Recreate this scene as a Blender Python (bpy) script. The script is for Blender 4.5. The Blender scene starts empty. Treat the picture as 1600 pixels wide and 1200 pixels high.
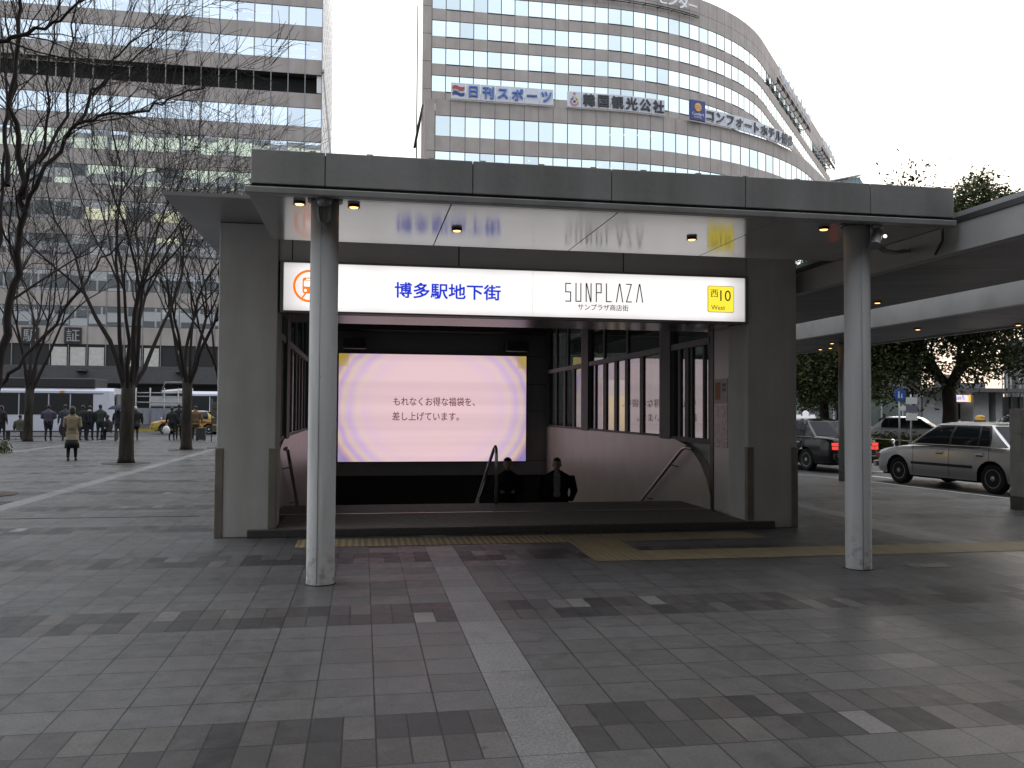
import bpy, bmesh, math, random
from mathutils import Vector, Matrix
from math import sin, cos, pi, radians as RAD, floor, sqrt

S = bpy.context.scene
COL = S.collection
rnd = random.Random(7)

# ------------------------------------------------------------------ camera
FPX, YAW, PITCH, ROLL, EYE = 1333.86, RAD(9.8918), RAD(1.6835), RAD(.3689), 1.6
_F = Vector((sin(YAW)*cos(PITCH), cos(YAW)*cos(PITCH), sin(PITCH)))
_R0 = Vector((cos(YAW), -sin(YAW), 0)); _U0 = _R0.cross(_F)
_R = cos(ROLL)*_R0 + sin(ROLL)*_U0
_U = -sin(ROLL)*_R0 + cos(ROLL)*_U0
CAMO = Vector((0, 0, EYE))
cam = bpy.data.objects.new("camera", bpy.data.cameras.new("camera"))
COL.objects.link(cam)
M = Matrix((( _R.x, _U.x, -_F.x, 0), (_R.y, _U.y, -_F.y, 0), (_R.z, _U.z, -_F.z, EYE), (0, 0, 0, 1)))
cam.matrix_world = M
cam.data.sensor_width = 36; cam.data.lens = FPX/1600*36
cam.data.clip_start = .05; cam.data.clip_end = 3000
S.camera = cam

# ------------------------------------------------------------------ world, sun, exposure
SUN_EL, SUN_AZ = RAD(16), RAD(38)          # azimuth from +Y towards +X
W = bpy.data.worlds.new("World"); S.world = W; W.use_nodes = True
nt = W.node_tree; nt.nodes.clear()
out = nt.nodes.new("ShaderNodeOutputWorld"); bg = nt.nodes.new("ShaderNodeBackground")
sky = nt.nodes.new("ShaderNodeTexSky"); sky.sky_type = 'NISHITA'; sky.sun_disc = False
sky.sun_elevation = SUN_EL; sky.sun_rotation = SUN_AZ
sky.air_density = 1.2; sky.dust_density = 2.5
tc = nt.nodes.new("ShaderNodeTexCoord"); dp = nt.nodes.new("ShaderNodeVectorMath"); dp.operation = 'DOT_PRODUCT'
dp.inputs[1].default_value = (sin(SUN_AZ*.6)*.93, cos(SUN_AZ*.6)*.93, .36)
nt.links.new(tc.outputs['Generated'], dp.inputs[0])
rp = nt.nodes.new("ShaderNodeValToRGB"); mr = nt.nodes.new("ShaderNodeMapRange")
mr.inputs[1].default_value = -1; mr.inputs[2].default_value = 1
nt.links.new(dp.outputs['Value'], mr.inputs[0]); nt.links.new(mr.outputs[0], rp.inputs[0])
e = rp.color_ramp.elements
e[0].position = .0; e[0].color = (.80, .88, .99, 1)
e[1].position = 1.; e[1].color = (1.27, 1.26, 1.25, 1)
x = rp.color_ramp.elements.new(.45); x.color = (.93, .99, 1.08, 1)
x = rp.color_ramp.elements.new(.72); x.color = (1.22, 1.22, 1.24, 1)
cl = nt.nodes.new("ShaderNodeTexNoise"); cl.inputs['Scale'].default_value = 2.2; cl.inputs['Detail'].default_value = 5
mpc = nt.nodes.new("ShaderNodeMapping"); mpc.inputs['Scale'].default_value = (1, 1, 2.6)
nt.links.new(tc.outputs['Generated'], mpc.inputs[0]); nt.links.new(mpc.outputs[0], cl.inputs['Vector'])
cm = nt.nodes.new("ShaderNodeMapRange"); cm.inputs[1].default_value = .3; cm.inputs[2].default_value = .7
cm.inputs[3].default_value = .88; cm.inputs[4].default_value = 1.12
nt.links.new(cl.outputs['Fac'], cm.inputs[0])
mul = nt.nodes.new("ShaderNodeVectorMath"); mul.operation = 'SCALE'
nt.links.new(rp.outputs[0], mul.inputs[0]); nt.links.new(cm.outputs[0], mul.inputs[3])
# overcast sky: brighter overhead than along the horizon
spy = nt.nodes.new("ShaderNodeSeparateXYZ"); nt.links.new(tc.outputs['Generated'], spy.inputs[0])
oc = nt.nodes.new("ShaderNodeMapRange"); oc.inputs[1].default_value = 0; oc.inputs[2].default_value = 1; oc.inputs[3].default_value = .84; oc.inputs[4].default_value = 1.75
nt.links.new(spy.outputs[2], oc.inputs[0])
mul2 = nt.nodes.new("ShaderNodeVectorMath"); mul2.operation = 'SCALE'
nt.links.new(mul.outputs[0], mul2.inputs[0]); nt.links.new(oc.outputs[0], mul2.inputs[3])
sc10 = nt.nodes.new("ShaderNodeVectorMath"); sc10.operation = 'SCALE'; sc10.inputs[3].default_value = 11.5
nt.links.new(mul2.outputs[0], sc10.inputs[0])
mx = nt.nodes.new("ShaderNodeMix"); mx.data_type = 'RGBA'; mx.inputs[0].default_value = .88
nt.links.new(sky.outputs[0], mx.inputs[6]); nt.links.new(sc10.outputs[0], mx.inputs[7])
# warm glow low over the horizon towards the setting sun
spz = nt.nodes.new("ShaderNodeSeparateXYZ"); nt.links.new(tc.outputs['Generated'], spz.inputs[0])
hz1 = nt.nodes.new("ShaderNodeMapRange"); hz1.inputs[1].default_value = .0; hz1.inputs[2].default_value = .16; hz1.inputs[3].default_value = 1; hz1.inputs[4].default_value = 0
nt.links.new(spz.outputs[2], hz1.inputs[0])
dp2 = nt.nodes.new("ShaderNodeVectorMath"); dp2.operation = 'DOT_PRODUCT'; dp2.inputs[1].default_value = (sin(SUN_AZ), cos(SUN_AZ), 0)
nt.links.new(tc.outputs['Generated'], dp2.inputs[0])
hz2 = nt.nodes.new("ShaderNodeMapRange"); hz2.inputs[1].default_value = .9; hz2.inputs[2].default_value = 1.; nt.links.new(dp2.outputs['Value'], hz2.inputs[0])
hzm = nt.nodes.new("ShaderNodeMath"); hzm.operation = 'MULTIPLY'; nt.links.new(hz1.outputs[0], hzm.inputs[0]); nt.links.new(hz2.outputs[0], hzm.inputs[1])
wm_ = nt.nodes.new("ShaderNodeMix"); wm_.data_type = 'RGBA'; wm_.inputs[7].default_value = (12.5, 9.8, 7.4, 1)
nt.links.new(hzm.outputs[0], wm_.inputs[0]); nt.links.new(mx.outputs[2], wm_.inputs[6])
nt.links.new(wm_.outputs[2], bg.inputs[0]); bg.inputs[1].default_value = .1
nt.links.new(bg.outputs[0], out.inputs[0])

sun = bpy.data.objects.new("sun", bpy.data.lights.new("sun", 'SUN')); COL.objects.link(sun)
sun.data.energy = .5; sun.data.angle = RAD(14); sun.data.color = (1, .93, .85)
_sd = Vector((sin(SUN_AZ)*cos(SUN_EL), cos(SUN_AZ)*cos(SUN_EL), sin(SUN_EL)))
sun.rotation_euler = _sd.to_track_quat('Z', 'Y').to_euler()
S.view_settings.view_transform = 'Standard'; S.view_settings.look = 'None'
S.view_settings.exposure = .16; S.view_settings.gamma = 1
S.cycles.max_bounces = 7; S.cycles.diffuse_bounces = 3; S.cycles.glossy_bounces = 4
S.cycles.transparent_max_bounces = 8; S.cycles.transmission_bounces = 4
S.cycles.use_denoising = True; S.cycles.sample_clamp_indirect = 4
S.cycles.caustics_reflective = False; S.cycles.caustics_refractive = False

# ------------------------------------------------------------------ pixel helpers (photo pixels -> points in the place)
def ray(u, v): return _F + _R*((u-800)/FPX) - _U*((v-600)/FPX)
def gnd(u, v, z=0):
    d = ray(u, v); return CAMO + d*((z-EYE)/d.z)
def at(u, v, Y):
    d = ray(u, v); return CAMO + d*(Y/d.y)

# ------------------------------------------------------------------ object helpers
def link(o, parent=None):
    COL.objects.link(o)
    if parent is not None: o.parent = parent
    return o
def tag(o, label=None, cat=None, group=None, kind=None):
    if label: o['label'] = label
    if cat: o['category'] = cat
    if group: o['group'] = group
    if kind: o['kind'] = kind
    return o
def empty(name, loc=(0, 0, 0), rz=0, label=None, cat=None, group=None):
    o = bpy.data.objects.new(name, None); COL.objects.link(o)
    o.empty_display_size = .2
    o.location = loc; o.rotation_euler = (0, 0, rz)
    return tag(o, label, cat, group)
def copy_tree(o, parent=None):
    c = o.copy(); COL.objects.link(c)
    if parent is not None: c.parent = parent
    for ch in list(o.children): copy_tree(ch, c)
    return c

class MB:
    def __init__(s): s.v = []; s.f = []; s.m = []; s.sm = []
    def add(s, vs, fs, m=0, sm=False):
        n = len(s.v); s.v += [tuple(p) for p in vs]
        for f in fs: s.f.append([i+n for i in f]); s.m.append(m); s.sm.append(sm)
        return s
    def box(s, x0, x1, y0, y1, z0, z1, m=0):
        return s.add([(x0,y0,z0),(x1,y0,z0),(x1,y1,z0),(x0,y1,z0),(x0,y0,z1),(x1,y0,z1),(x1,y1,z1),(x0,y1,z1)],
            [(0,3,2,1),(4,5,6,7),(0,1,5,4),(1,2,6,5),(2,3,7,6),(3,0,4,7)], m)
    def bbox(s, x0, x1, y0, y1, z0, z1, b=.01, m=0):       # box with chamfered edges
        bm = bmesh.new(); r = bmesh.ops.create_cube(bm, size=1)
        for v in bm.verts:
            v.co = Vector(((x0+x1)/2+v.co.x*(x1-x0), (y0+y1)/2+v.co.y*(y1-y0), (z0+z1)/2+v.co.z*(z1-z0)))
        bmesh.ops.bevel(bm, geom=list(bm.edges), offset=b, segments=2, affect='EDGES', profile=.5)
        bm.verts.index_update()
        s.add([v.co[:] for v in bm.verts], [[v.index for v in f.verts] for f in bm.faces], m); bm.free(); return s
    def quad(s, a, b, c, d, m=0): return s.add([a, b, c, d], [(0,1,2,3)], m)
    def prism(s, pts, z0, z1, m=0):                        # pts ccw in xy
        n = len(pts)
        vs = [(p[0],p[1],z0) for p in pts]+[(p[0],p[1],z1) for p in pts]
        fs = [list(range(n-1,-1,-1)), list(range(n,2*n))]+[(i,(i+1)%n,(i+1)%n+n,i+n) for i in range(n)]
        return s.add(vs, fs, m)
    def prism_y(s, pts, y0, y1, m=0):                      # pts (x,z) seen from -y, ccw
        n = len(pts)
        vs = [(p[0],y0,p[1]) for p in pts]+[(p[0],y1,p[1]) for p in pts]
        fs = [list(range(n)), list(range(2*n-1,n-1,-1))]+[(i+n,(i+1)%n+n,(i+1)%n,i) for i in range(n)]
        return s.add(vs, fs, m)
    def prism_x(s, pts, x0, x1, m=0):                      # pts (y,z)
        n = len(pts)
        vs = [(x0,p[0],p[1]) for p in pts]+[(x1,p[0],p[1]) for p in pts]
        fs = [list(range(n-1,-1,-1)), list(range(n,2*n))]+[(i,(i+1)%n,(i+1)%n+n,i+n) for i in range(n)]
        return s.add(vs, fs, m)
    def tube(s, path, r, n=8, m=0, cap=True, sm=True):
        path = [Vector(p) for p in path]
        if not isinstance(r, (list, tuple)): r = [r]*len(path)
        base = len(s.v); up = Vector((0,0,1))
        prev = None
        for i, p in enumerate(path):
            t = (path[min(i+1,len(path)-1)]-path[max(i-1,0)])
            if t.length < 1e-9: t = Vector((0,0,1))
            t.normalize()
            if prev is None:
                a = t.cross(up)
                if a.length < .05: a = t.cross(Vector((1,0,0)))
            else: a = prev - t*prev.dot(t)
            a.normalize(); prev = a; b = t.cross(a)
            for k in range(n):
                q = 2*pi*k/n
                s.v.append(tuple(p+a*(r[i]*cos(q))+b*(r[i]*sin(q))))
        for i in range(len(path)-1):
            for k in range(n):
                k2 = (k+1) % n
                s.f.append([base+i*n+k, base+i*n+k2, base+(i+1)*n+k2, base+(i+1)*n+k]); s.m.append(m); s.sm.append(sm)
        if cap and n > 2:
            s.f.append([base+k for k in range(n-1,-1,-1)]); s.m.append(m); s.sm.append(False)
            e = base+(len(path)-1)*n
            s.f.append([e+k for k in range(n)]); s.m.append(m); s.sm.append(False)
        return s
    def lathe(s, prof, n=20, c=(0,0,0), axis='z', m=0, sm=True):   # prof [(r,h)]
        base = len(s.v)
        for r, h in prof:
            for k in range(n):
                q = 2*pi*k/n; a, b = r*cos(q), r*sin(q)
                p = {'z': (a,b,h), 'y': (a,h,b), 'x': (h,a,b)}[axis]
                s.v.append((p[0]+c[0], p[1]+c[1], p[2]+c[2]))
        for i in range(len(prof)-1):
            for k in range(n):
                k2 = (k+1) % n
                f = [base+i*n+k, base+i*n+k2, base+(i+1)*n+k2, base+(i+1)*n+k]
                if axis == 'y': f.reverse()
                s.f.append(f); s.m.append(m); s.sm.append(sm)
        e = base+(len(prof)-1)*n
        s.f.append([base+k for k in range(n-1,-1,-1)]); s.m.append(m); s.sm.append(False)
        s.f.append([e+k for k in range(n)]); s.m.append(m); s.sm.append(False)
        return s
    def ell(s, c, r, m=0, nu=12, nv=8):
        base = len(s.v)
        for i in range(nv+1):
            t = pi*i/nv
            for k in range(nu):
                q = 2*pi*k/nu
                s.v.append((c[0]+r[0]*sin(t)*cos(q), c[1]+r[1]*sin(t)*sin(q), c[2]-r[2]*cos(t)))
        for i in range(nv):
            for k in range(nu):
                k2 = (k+1) % nu
                s.f.append([base+i*nu+k, base+i*nu+k2, base+(i+1)*nu+k2, base+(i+1)*nu+k]); s.m.append(m); s.sm.append(True)
        return s
    def xf(s, mat, start=0):
        for i in range(start, len(s.v)): s.v[i] = tuple(mat @ Vector(s.v[i]))
        return s
    def mesh(s, name, mats):
        me = bpy.data.meshes.new(name); me.from_pydata(s.v, [], s.f)
        for m in (mats if isinstance(mats, (list, tuple)) else [mats]): me.materials.append(m)
        me.polygons.foreach_set('material_index', s.m)
        me.polygons.foreach_set('use_smooth', s.sm)
        me.update(); return me
    def build(s, name, mats, parent=None, loc=None):
        o = bpy.data.objects.new(name, s.mesh(name, mats)); link(o, parent)
        if loc: o.location = loc
        return o

def evaluated(o):
    dg = bpy.context.evaluated_depsgraph_get(); dg.update()
    return bpy.data.meshes.new_from_object(o.evaluated_get(dg), depsgraph=dg)

def text(body, size, mat, parent, name='lettering', loc=(0,0,0), rot=(pi/2,0,0), width=None, extrude=.004, bold=0., align='CENTER', space=1.0):
    cu = bpy.data.curves.new('lettering', 'FONT'); cu.body = body; cu.size = size
    cu.extrude = extrude; cu.align_x = align; cu.align_y = 'CENTER'; cu.resolution_u = 3
    cu.space_character = space
    t = bpy.data.objects.new('tmp', cu); COL.objects.link(t)
    me = evaluated(t); COL.objects.unlink(t); bpy.data.objects.remove(t)
    xs = [v.co.x for v in me.vertices]; ys = [v.co.y for v in me.vertices]
    if xs:
        w = max(xs)-min(xs); cx = (max(xs)+min(xs))/2; cy = (max(ys)+min(ys))/2; h = max(ys)-min(ys)
        k = (width/w) if width else 1
        for v in me.vertices:
            v.co.x = (v.co.x-(cx if align == 'CENTER' else 0))*k; v.co.y -= cy
    me.materials.clear(); me.materials.append(mat)
    for p in me.polygons: p.use_smooth = False
    if bold:                                              # heavier strokes: overlaid shifted copies
        V = [v.co.copy() for v in me.vertices]; F_ = [list(p.vertices) for p in me.polygons]; mb = MB()
        for i, (dx, dy) in enumerate(((-1,-1),(1,-1),(1,1),(-1,1),(0,0))):
            mb.add([(v.x+dx*bold, v.y+dy*bold, v.z+i*.0002) for v in V], F_)
        me = mb.mesh('lettering', mat)
    o = bpy.data.objects.new(name, me); link(o, parent); o.location = loc; o.rotation_euler = rot
    return o

# ------------------------------------------------------------------ node expressions
class X:
    def __init__(s, nt, k): s.nt = nt; s.k = k
    def _m(s, op, *o):
        n = s.nt.nodes.new('ShaderNodeMath'); n.operation = op
        for i, a in enumerate((s,)+o):
            if isinstance(a, X): s.nt.links.new(a.k, n.inputs[i])
            else: n.inputs[i].default_value = a
        return X(s.nt, n.outputs[0])
    def __add__(s, o): return s._m('ADD', o)
    def __sub__(s, o): return s._m('SUBTRACT', o)
    def __mul__(s, o): return s._m('MULTIPLY', o)
    def __truediv__(s, o): return s._m('DIVIDE', o)
    def floor(s): return s._m('FLOOR')
    def fract(s): return s._m('FRACT')
    def mod(s, o): return s._m('FLOORED_MODULO', o)
    def lt(s, o): return s._m('LESS_THAN', o)
    def gt(s, o): return s._m('GREATER_THAN', o)
    def min(s, o): return s._m('MINIMUM', o)
    def max(s, o): return s._m('MAXIMUM', o)
    def abs(s): return s._m('ABSOLUTE')
    def pow(s, o): return s._m('POWER', o)
    def rmap(s, a, b, c, d):
        n = s.nt.nodes.new('ShaderNodeMapRange')
        for i, q in enumerate((a, b, c, d)): n.inputs[i+1].default_value = q
        s.nt.links.new(s.k, n.inputs[0]); return X(s.nt, n.outputs[0])

class MT:
    def __init__(s, name):
        s.m = bpy.data.materials.new(name); s.m.use_nodes = True; s.nt = s.m.node_tree
        s.b = s.nt.nodes['Principled BSDF']; s.out = s.nt.nodes['Material Output']
    def pos(s, obj=False):
        if obj: k = s.nt.nodes.new('ShaderNodeTexCoord').outputs['Object']
        else: k = s.nt.nodes.new('ShaderNodeNewGeometry').outputs['Position']
        return k
    def xyz(s, obj=False):
        n = s.nt.nodes.new('ShaderNodeSeparateXYZ'); s.nt.links.new(s.pos(obj), n.inputs[0])
        return [X(s.nt, n.outputs[i]) for i in range(3)]
    def noise(s, scale, detail=3, obj=False, stretch=None, rough=.5, vec=None):
        n = s.nt.nodes.new('ShaderNodeTexNoise'); n.inputs['Scale'].default_value = scale
        n.inputs['Detail'].default_value = detail; n.inputs['Roughness'].default_value = rough
        k = vec or s.pos(obj)
        if stretch:
            mp = s.nt.nodes.new('ShaderNodeMapping'); mp.inputs['Scale'].default_value = stretch
            s.nt.links.new(k, mp.inputs[0]); k = mp.outputs[0]
        s.nt.links.new(k, n.inputs['Vector']); return X(s.nt, n.outputs['Fac'])
    def white(s, *c):
        cb = s.nt.nodes.new('ShaderNodeCombineXYZ')
        for i, a in enumerate(c):
            if isinstance(a, X): s.nt.links.new(a.k, cb.inputs[i])
            else: cb.inputs[i].default_value = a
        n = s.nt.nodes.new('ShaderNodeTexWhiteNoise'); s.nt.links.new(cb.outputs[0], n.inputs['Vector'])
        return X(s.nt, n.outputs['Value'])
    def ramp(s, f, stops, const=False):
        n = s.nt.nodes.new('ShaderNodeValToRGB'); s.nt.links.new(f.k, n.inputs[0])
        if const: n.color_ramp.interpolation = 'CONSTANT'
        el = n.color_ramp.elements
        while len(el) > 1: el.remove(el[-1])
        el[0].position = stops[0][0]; el[0].color = (*stops[0][1], 1)
        for p, c in stops[1:]:
            q = el.new(p); q.color = (*c, 1)
        return n.outputs[0]
    def mix(s, f, a, b, mode='MIX'):
        n = s.nt.nodes.new('ShaderNodeMix'); n.data_type = 'RGBA'; n.blend_type = mode
        if isinstance(f, X): s.nt.links.new(f.k, n.inputs[0])
        else: n.inputs[0].default_value = f
        for q, i in ((a, 6), (b, 7)):
            if isinstance(q, tuple): n.inputs[i].default_value = (*q, 1)
            elif isinstance(q, X): s.nt.links.new(q.k, n.inputs[i])
            else: s.nt.links.new(q, n.inputs[i])
        return n.outputs[2]
    def col(s, k):
        if isinstance(k, tuple): s.b.inputs['Base Color'].default_value = (*k, 1)
        else: s.nt.links.new(k, s.b.inputs['Base Color'])
        return s
    def set(s, rough=None, metal=None, spec=None, coat=None, ior=None, emit=None, es=None):
        for n, q in (('Roughness', rough), ('Metallic', metal), ('Specular IOR Level', spec), ('Coat Weight', coat), ('IOR', ior), ('Emission Strength', es)):
            if q is None: continue
            if isinstance(q, X): s.nt.links.new(q.k, s.b.inputs[n])
            else: s.b.inputs[n].default_value = q
        if emit is not None:
            if isinstance(emit, tuple): s.b.inputs['Emission Color'].default_value = (*emit, 1)
            else: s.nt.links.new(emit, s.b.inputs['Emission Color'])
            if es is None: s.b.inputs['Emission Strength'].default_value = 1
        return s
    def bump(s, h, strength=.3, dist=.005):
        n = s.nt.nodes.new('ShaderNodeBump'); n.inputs['Strength'].default_value = strength; n.inputs['Distance'].default_value = dist
        s.nt.links.new(h.k, n.inputs['Height']); s.nt.links.new(n.outputs[0], s.b.inputs['Normal']); return s

def plain(name, c, rough=.6, metal=0., var=.12, scale=3., obj=False, spec=.5, coat=0., stretch=None):
    m = MT(name); n = m.noise(scale, 4, obj, stretch)
    lo = tuple(q*(1-var) for q in c); hi = tuple(min(1, q*(1+var)) for q in c)
    m.col(m.ramp(n, [(.25, lo), (.75, hi)])).set(rough=rough, metal=metal, spec=spec, coat=coat)
    return m.m
def emissive(name, c, s=1.):
    m = MT(name); m.col((.02,.02,.02)).set(rough=.4, emit=c, es=s); return m.m
def flat(name, c, rough=.5, metal=0., coat=0.):
    m = MT(name); m.col(c).set(rough=rough, metal=metal, coat=coat); return m.m
def window_glass(name, tint=(.72,.85,1.), refl=.7, thru=(.45,.5,.52), rough=0.):
    m = MT(name); nt = m.nt; nt.nodes.remove(m.b)
    g = nt.nodes.new('ShaderNodeBsdfGlossy'); g.inputs['Roughness'].default_value = rough; g.inputs['Color'].default_value = (*tint, 1)
    t = nt.nodes.new('ShaderNodeBsdfTransparent'); t.inputs['Color'].default_value = (*thru, 1)
    lw = nt.nodes.new('ShaderNodeLayerWeight'); lw.inputs['Blend'].default_value = .35
    f = X(nt, lw.outputs['Facing']).rmap(0, 1, refl, 1.)
    mixn = nt.nodes.new('ShaderNodeMixShader'); nt.links.new(f.k, mixn.inputs[0])
    nt.links.new(t.outputs[0], mixn.inputs[1]); nt.links.new(g.outputs[0], mixn.inputs[2])
    nt.links.new(mixn.outputs[0], m.out.inputs[0]); return m.m
# ------------------------------------------------------------------ materials
def paving_material():
    m = MT('granite_paving'); x, y, z = m.xyz()
    TX, TY = .3225, .317
    v = (y-3.915)/TY; row = v.floor()
    band = row.mod(8.).lt(1.5)
    sx = (x-.725).mod(6.45); stripe = sx.lt(.3225)
    u = (x-.0805)/TX
    u2 = u*(band+1.); col = u2.floor()
    w = (band*-.5+1.)*TX
    fx = u2.fract(); ex = fx.min(fx*-1.+1.)*w
    fy = v.fract(); ey = fy.min(fy*-1.+1.)*TY
    sv = (v*.5).fract(); eys = sv.min(sv*-1.+1.)*(TY*2)
    exs = (sx.min(sx*-1.+.3225)).abs()
    jit = m.noise(2.3, 4, rough=.7).rmap(.3, .7, .0030, .0058)
    j1 = ex.min(ey).lt(jit); j2 = eys.lt(.0025).max(exs.lt(.0028))
    rv = m.white(col, row, 1.); rv2 = m.white(col, row, 7.)
    srow = (v*.5).floor(); sr = m.white(srow, (x/6.45).floor(), 3.)
    fine = m.noise(55, 3, rough=.7); mid = m.noise(9, 4); big = m.noise(.55, 4)
    base = m.ramp(rv, [(0, (.098,.097,.098)), (.5, (.107,.106,.108)), (1, (.117,.116,.119))])
    bandc = m.ramp(rv, [(0, (.036,.036,.038)), (.3, (.052,.050,.052)), (.5, (.068,.065,.066)), (.7, (.088,.082,.081)), (.9, (.114,.107,.105)), (.97, (.148,.142,.141)), (1, (.2,.193,.193))])
    c = m.mix(band, base, bandc)
    strc = m.mix(m.noise(75, 3, rough=.85).rmap(.38, .62, 0, 1), (.10,.10,.103), (.29,.29,.297))
    strc = m.mix(.3, strc, m.ramp(sr, [(0, (.14,.14,.142)), (1, (.235,.235,.24))]))
    c = m.mix(stripe, c, strc)
    c = m.mix(.6, c, m.ramp(fine, [(.3, (.5,.5,.5)), (.7, (1.4,1.4,1.4))]), 'MULTIPLY')
    c = m.mix(.7, c, m.ramp(mid, [(.3, (.86,.86,.85)), (.7, (1.14,1.14,1.14))]), 'MULTIPLY')
    c = m.mix(.8, c, m.ramp(big, [(.3, (.84,.83,.82)), (.7, (1.14,1.14,1.15))]), 'MULTIPLY')
    vo = m.nt.nodes.new('ShaderNodeTexVoronoi'); vo.inputs['Scale'].default_value = 2.3; m.nt.links.new(m.pos(), vo.inputs['Vector'])
    gum = X(m.nt, vo.outputs['Distance']).lt(m.noise(3.1, 2).rmap(.45, .75, .0, .10))
    c = m.mix(gum*.55, c, (.035,.034,.034))
    stain = m.noise(.85, 6, rough=.72).rmap(.5, .7, 0, .5)
    c = m.mix(stain, c, (.06,.059,.06))
    pale = m.noise(1.9, 5, rough=.7).rmap(.6, .78, 0, .3)
    c = m.mix(pale, c, (.2,.2,.2))
    joint = (j1*(stripe*-1.+1.)).max(j2*stripe)
    c = m.mix(joint*.97, c, (.013,.013,.014))
    rough = (rv2.rmap(0, 1, .33, .48) + mid.rmap(.3, .7, -.06, .06))
    m.col(c).set(rough=rough, spec=.38)
    h = (joint*-1.) + fine*.25 + mid*(band*.8+.15) + rv*.2
    m.bump(h, .35, .004); return m.m

PAVE = paving_material()
def asphalt():
    m = MT('asphalt'); n = m.noise(40, 3); b = m.noise(.35, 4)
    c = m.ramp(n, [(.3, (.035,.036,.04)), (.7, (.075,.077,.082))])
    c = m.mix(.8, c, m.ramp(b, [(.3, (.8,.8,.8)), (.7, (1.3,1.3,1.3))]), 'MULTIPLY')
    m.col(c).set(rough=.5); m.bump(n, .4, .006); return m.m
ASPH = asphalt()
KERB = plain('kerb_stone', (.24,.24,.24), .6, var=.2, scale=6)
ROADPAINT = plain('road_paint', (.62,.62,.6), .6, var=.25, scale=9)
def streaked(name, c, rough=.45, amt=.4, sc=3.0, spec=.5, metal=0.):
    m = MT(name)
    st = m.noise(sc, 4, stretch=(1, 1, .06)); bl = m.noise(1.1, 4); fi = m.noise(22, 3)
    k = m.ramp(st, [(.38, tuple(q*(1-amt) for q in c)), (.55, c), (.8, tuple(min(1,q*1.08) for q in c))])
    k = m.mix(.8, k, m.ramp(bl, [(.3, (.84,.83,.81)), (.7, (1.1,1.1,1.1))]), 'MULTIPLY')
    k = m.mix(.5, k, m.ramp(fi, [(.3, (.9,.9,.9)), (.7, (1.08,1.08,1.08))]), 'MULTIPLY')
    m.col(k).set(rough=rough, spec=spec, metal=metal); m.bump(fi, .06, .003); return m.m
FASCIA = streaked('painted_fascia', (.43,.428,.423), .5, .2, 2.2)
def column_mat():
    m = MT('column_paint'); x, y, z = m.xyz()
    st = m.noise(9, 4, stretch=(1,1,.12)); sp = m.noise(38, 3); low = z.rmap(0, .5, 1, 0)
    c = m.ramp(st, [(.3, (.47,.47,.467)), (.7, (.55,.55,.546))])
    d = (m.noise(13, 5).rmap(.5,.62,0,1))*low*.6 + (sp.gt(.70))*.4 + m.noise(5, 4, stretch=(1,1,.09)).rmap(.56,.7,0,.35)
    c = m.mix(d, c, (.14,.13,.12)); m.col(c).set(rough=.6, spec=.25); m.bump(sp, .08, .002); return m.m
COLUMN = column_mat()
def pier_mat():
    m = MT('pier_render'); fi = m.noise(90, 3); bl = m.noise(1.6, 4); st = m.noise(4, 3, stretch=(1,1,.08))
    c = m.ramp(bl, [(.3, (.60,.592,.58)), (.7, (.69,.682,.668))])
    c = m.mix(.6, c, m.ramp(st, [(.35, (.84,.83,.81)), (.6, (1.04,1.04,1.04))]), 'MULTIPLY')
    m.col(c).set(rough=.75, spec=.3); m.bump(fi, .25, .004); return m.m
PIER = pier_mat()
GUARD = plain('corner_guard', (.24,.215,.18), .5, var=.18, scale=5)
STEPSTONE = plain('step_granite', (.085,.08,.078), .45, var=.3, scale=30)
PLATFORM = plain('platform_granite', (.24,.22,.205), .62, var=.25, scale=14, spec=.22)
FRIEZE = plain('frieze_panel', (.74,.715,.68), .4, var=.07, scale=1.5)
DARKMETAL = plain('dark_metal', (.045,.045,.047), .45, .3, var=.2)
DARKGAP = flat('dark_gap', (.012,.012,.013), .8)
STEEL = plain('brushed_steel', (.55,.54,.53), .28, 1., var=.1, scale=20)
GREYMETAL = plain('grey_metal', (.28,.285,.29), .4, .4, var=.12)
WHITEPAINT = plain('white_paint', (.72,.72,.73), .4, var=.06)
def soffit_mat():
    m = MT('gloss_soffit'); n = m.noise(2.2, 3, stretch=(1, .4, 1)); dirt = m.noise(.8, 4)
    c = m.ramp(dirt, [(.3, (.42,.415,.41)), (.7, (.52,.515,.51))])
    m.col(c).set(rough=n.rmap(.3, .7, .11, .16), spec=.5, coat=0.)
    m.b.inputs['Coat Roughness'].default_value = .08; return m.m
SOFFIT = soffit_mat()
def walk_soffit():
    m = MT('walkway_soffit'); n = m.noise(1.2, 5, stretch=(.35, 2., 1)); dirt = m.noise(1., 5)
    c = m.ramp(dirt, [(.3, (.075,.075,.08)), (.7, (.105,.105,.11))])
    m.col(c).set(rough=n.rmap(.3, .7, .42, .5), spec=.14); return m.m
WSOFFIT = walk_soffit()
def walk_fascia():
    m = MT('walkway_fascia'); x, y, z = m.xyz(); n = m.noise(1.4, 5); st = m.noise(2.5, 4, stretch=(1,1,.1))
    c = m.ramp(n, [(.3, (.25,.245,.238)), (.6, (.33,.33,.326))])
    c = m.mix(m.noise(.9, 5).rmap(.55, .75, 0, .35), c, (.2,.19,.18))
    m.col(c).set(rough=.5); return m.m
WFASCIA = walk_fascia()
LAMP = emissive('warm_lamp', (1., .55, .16), 3.2)
LAMPRING = flat('lamp_ring', (.06,.045,.03), .4, .5)
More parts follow.
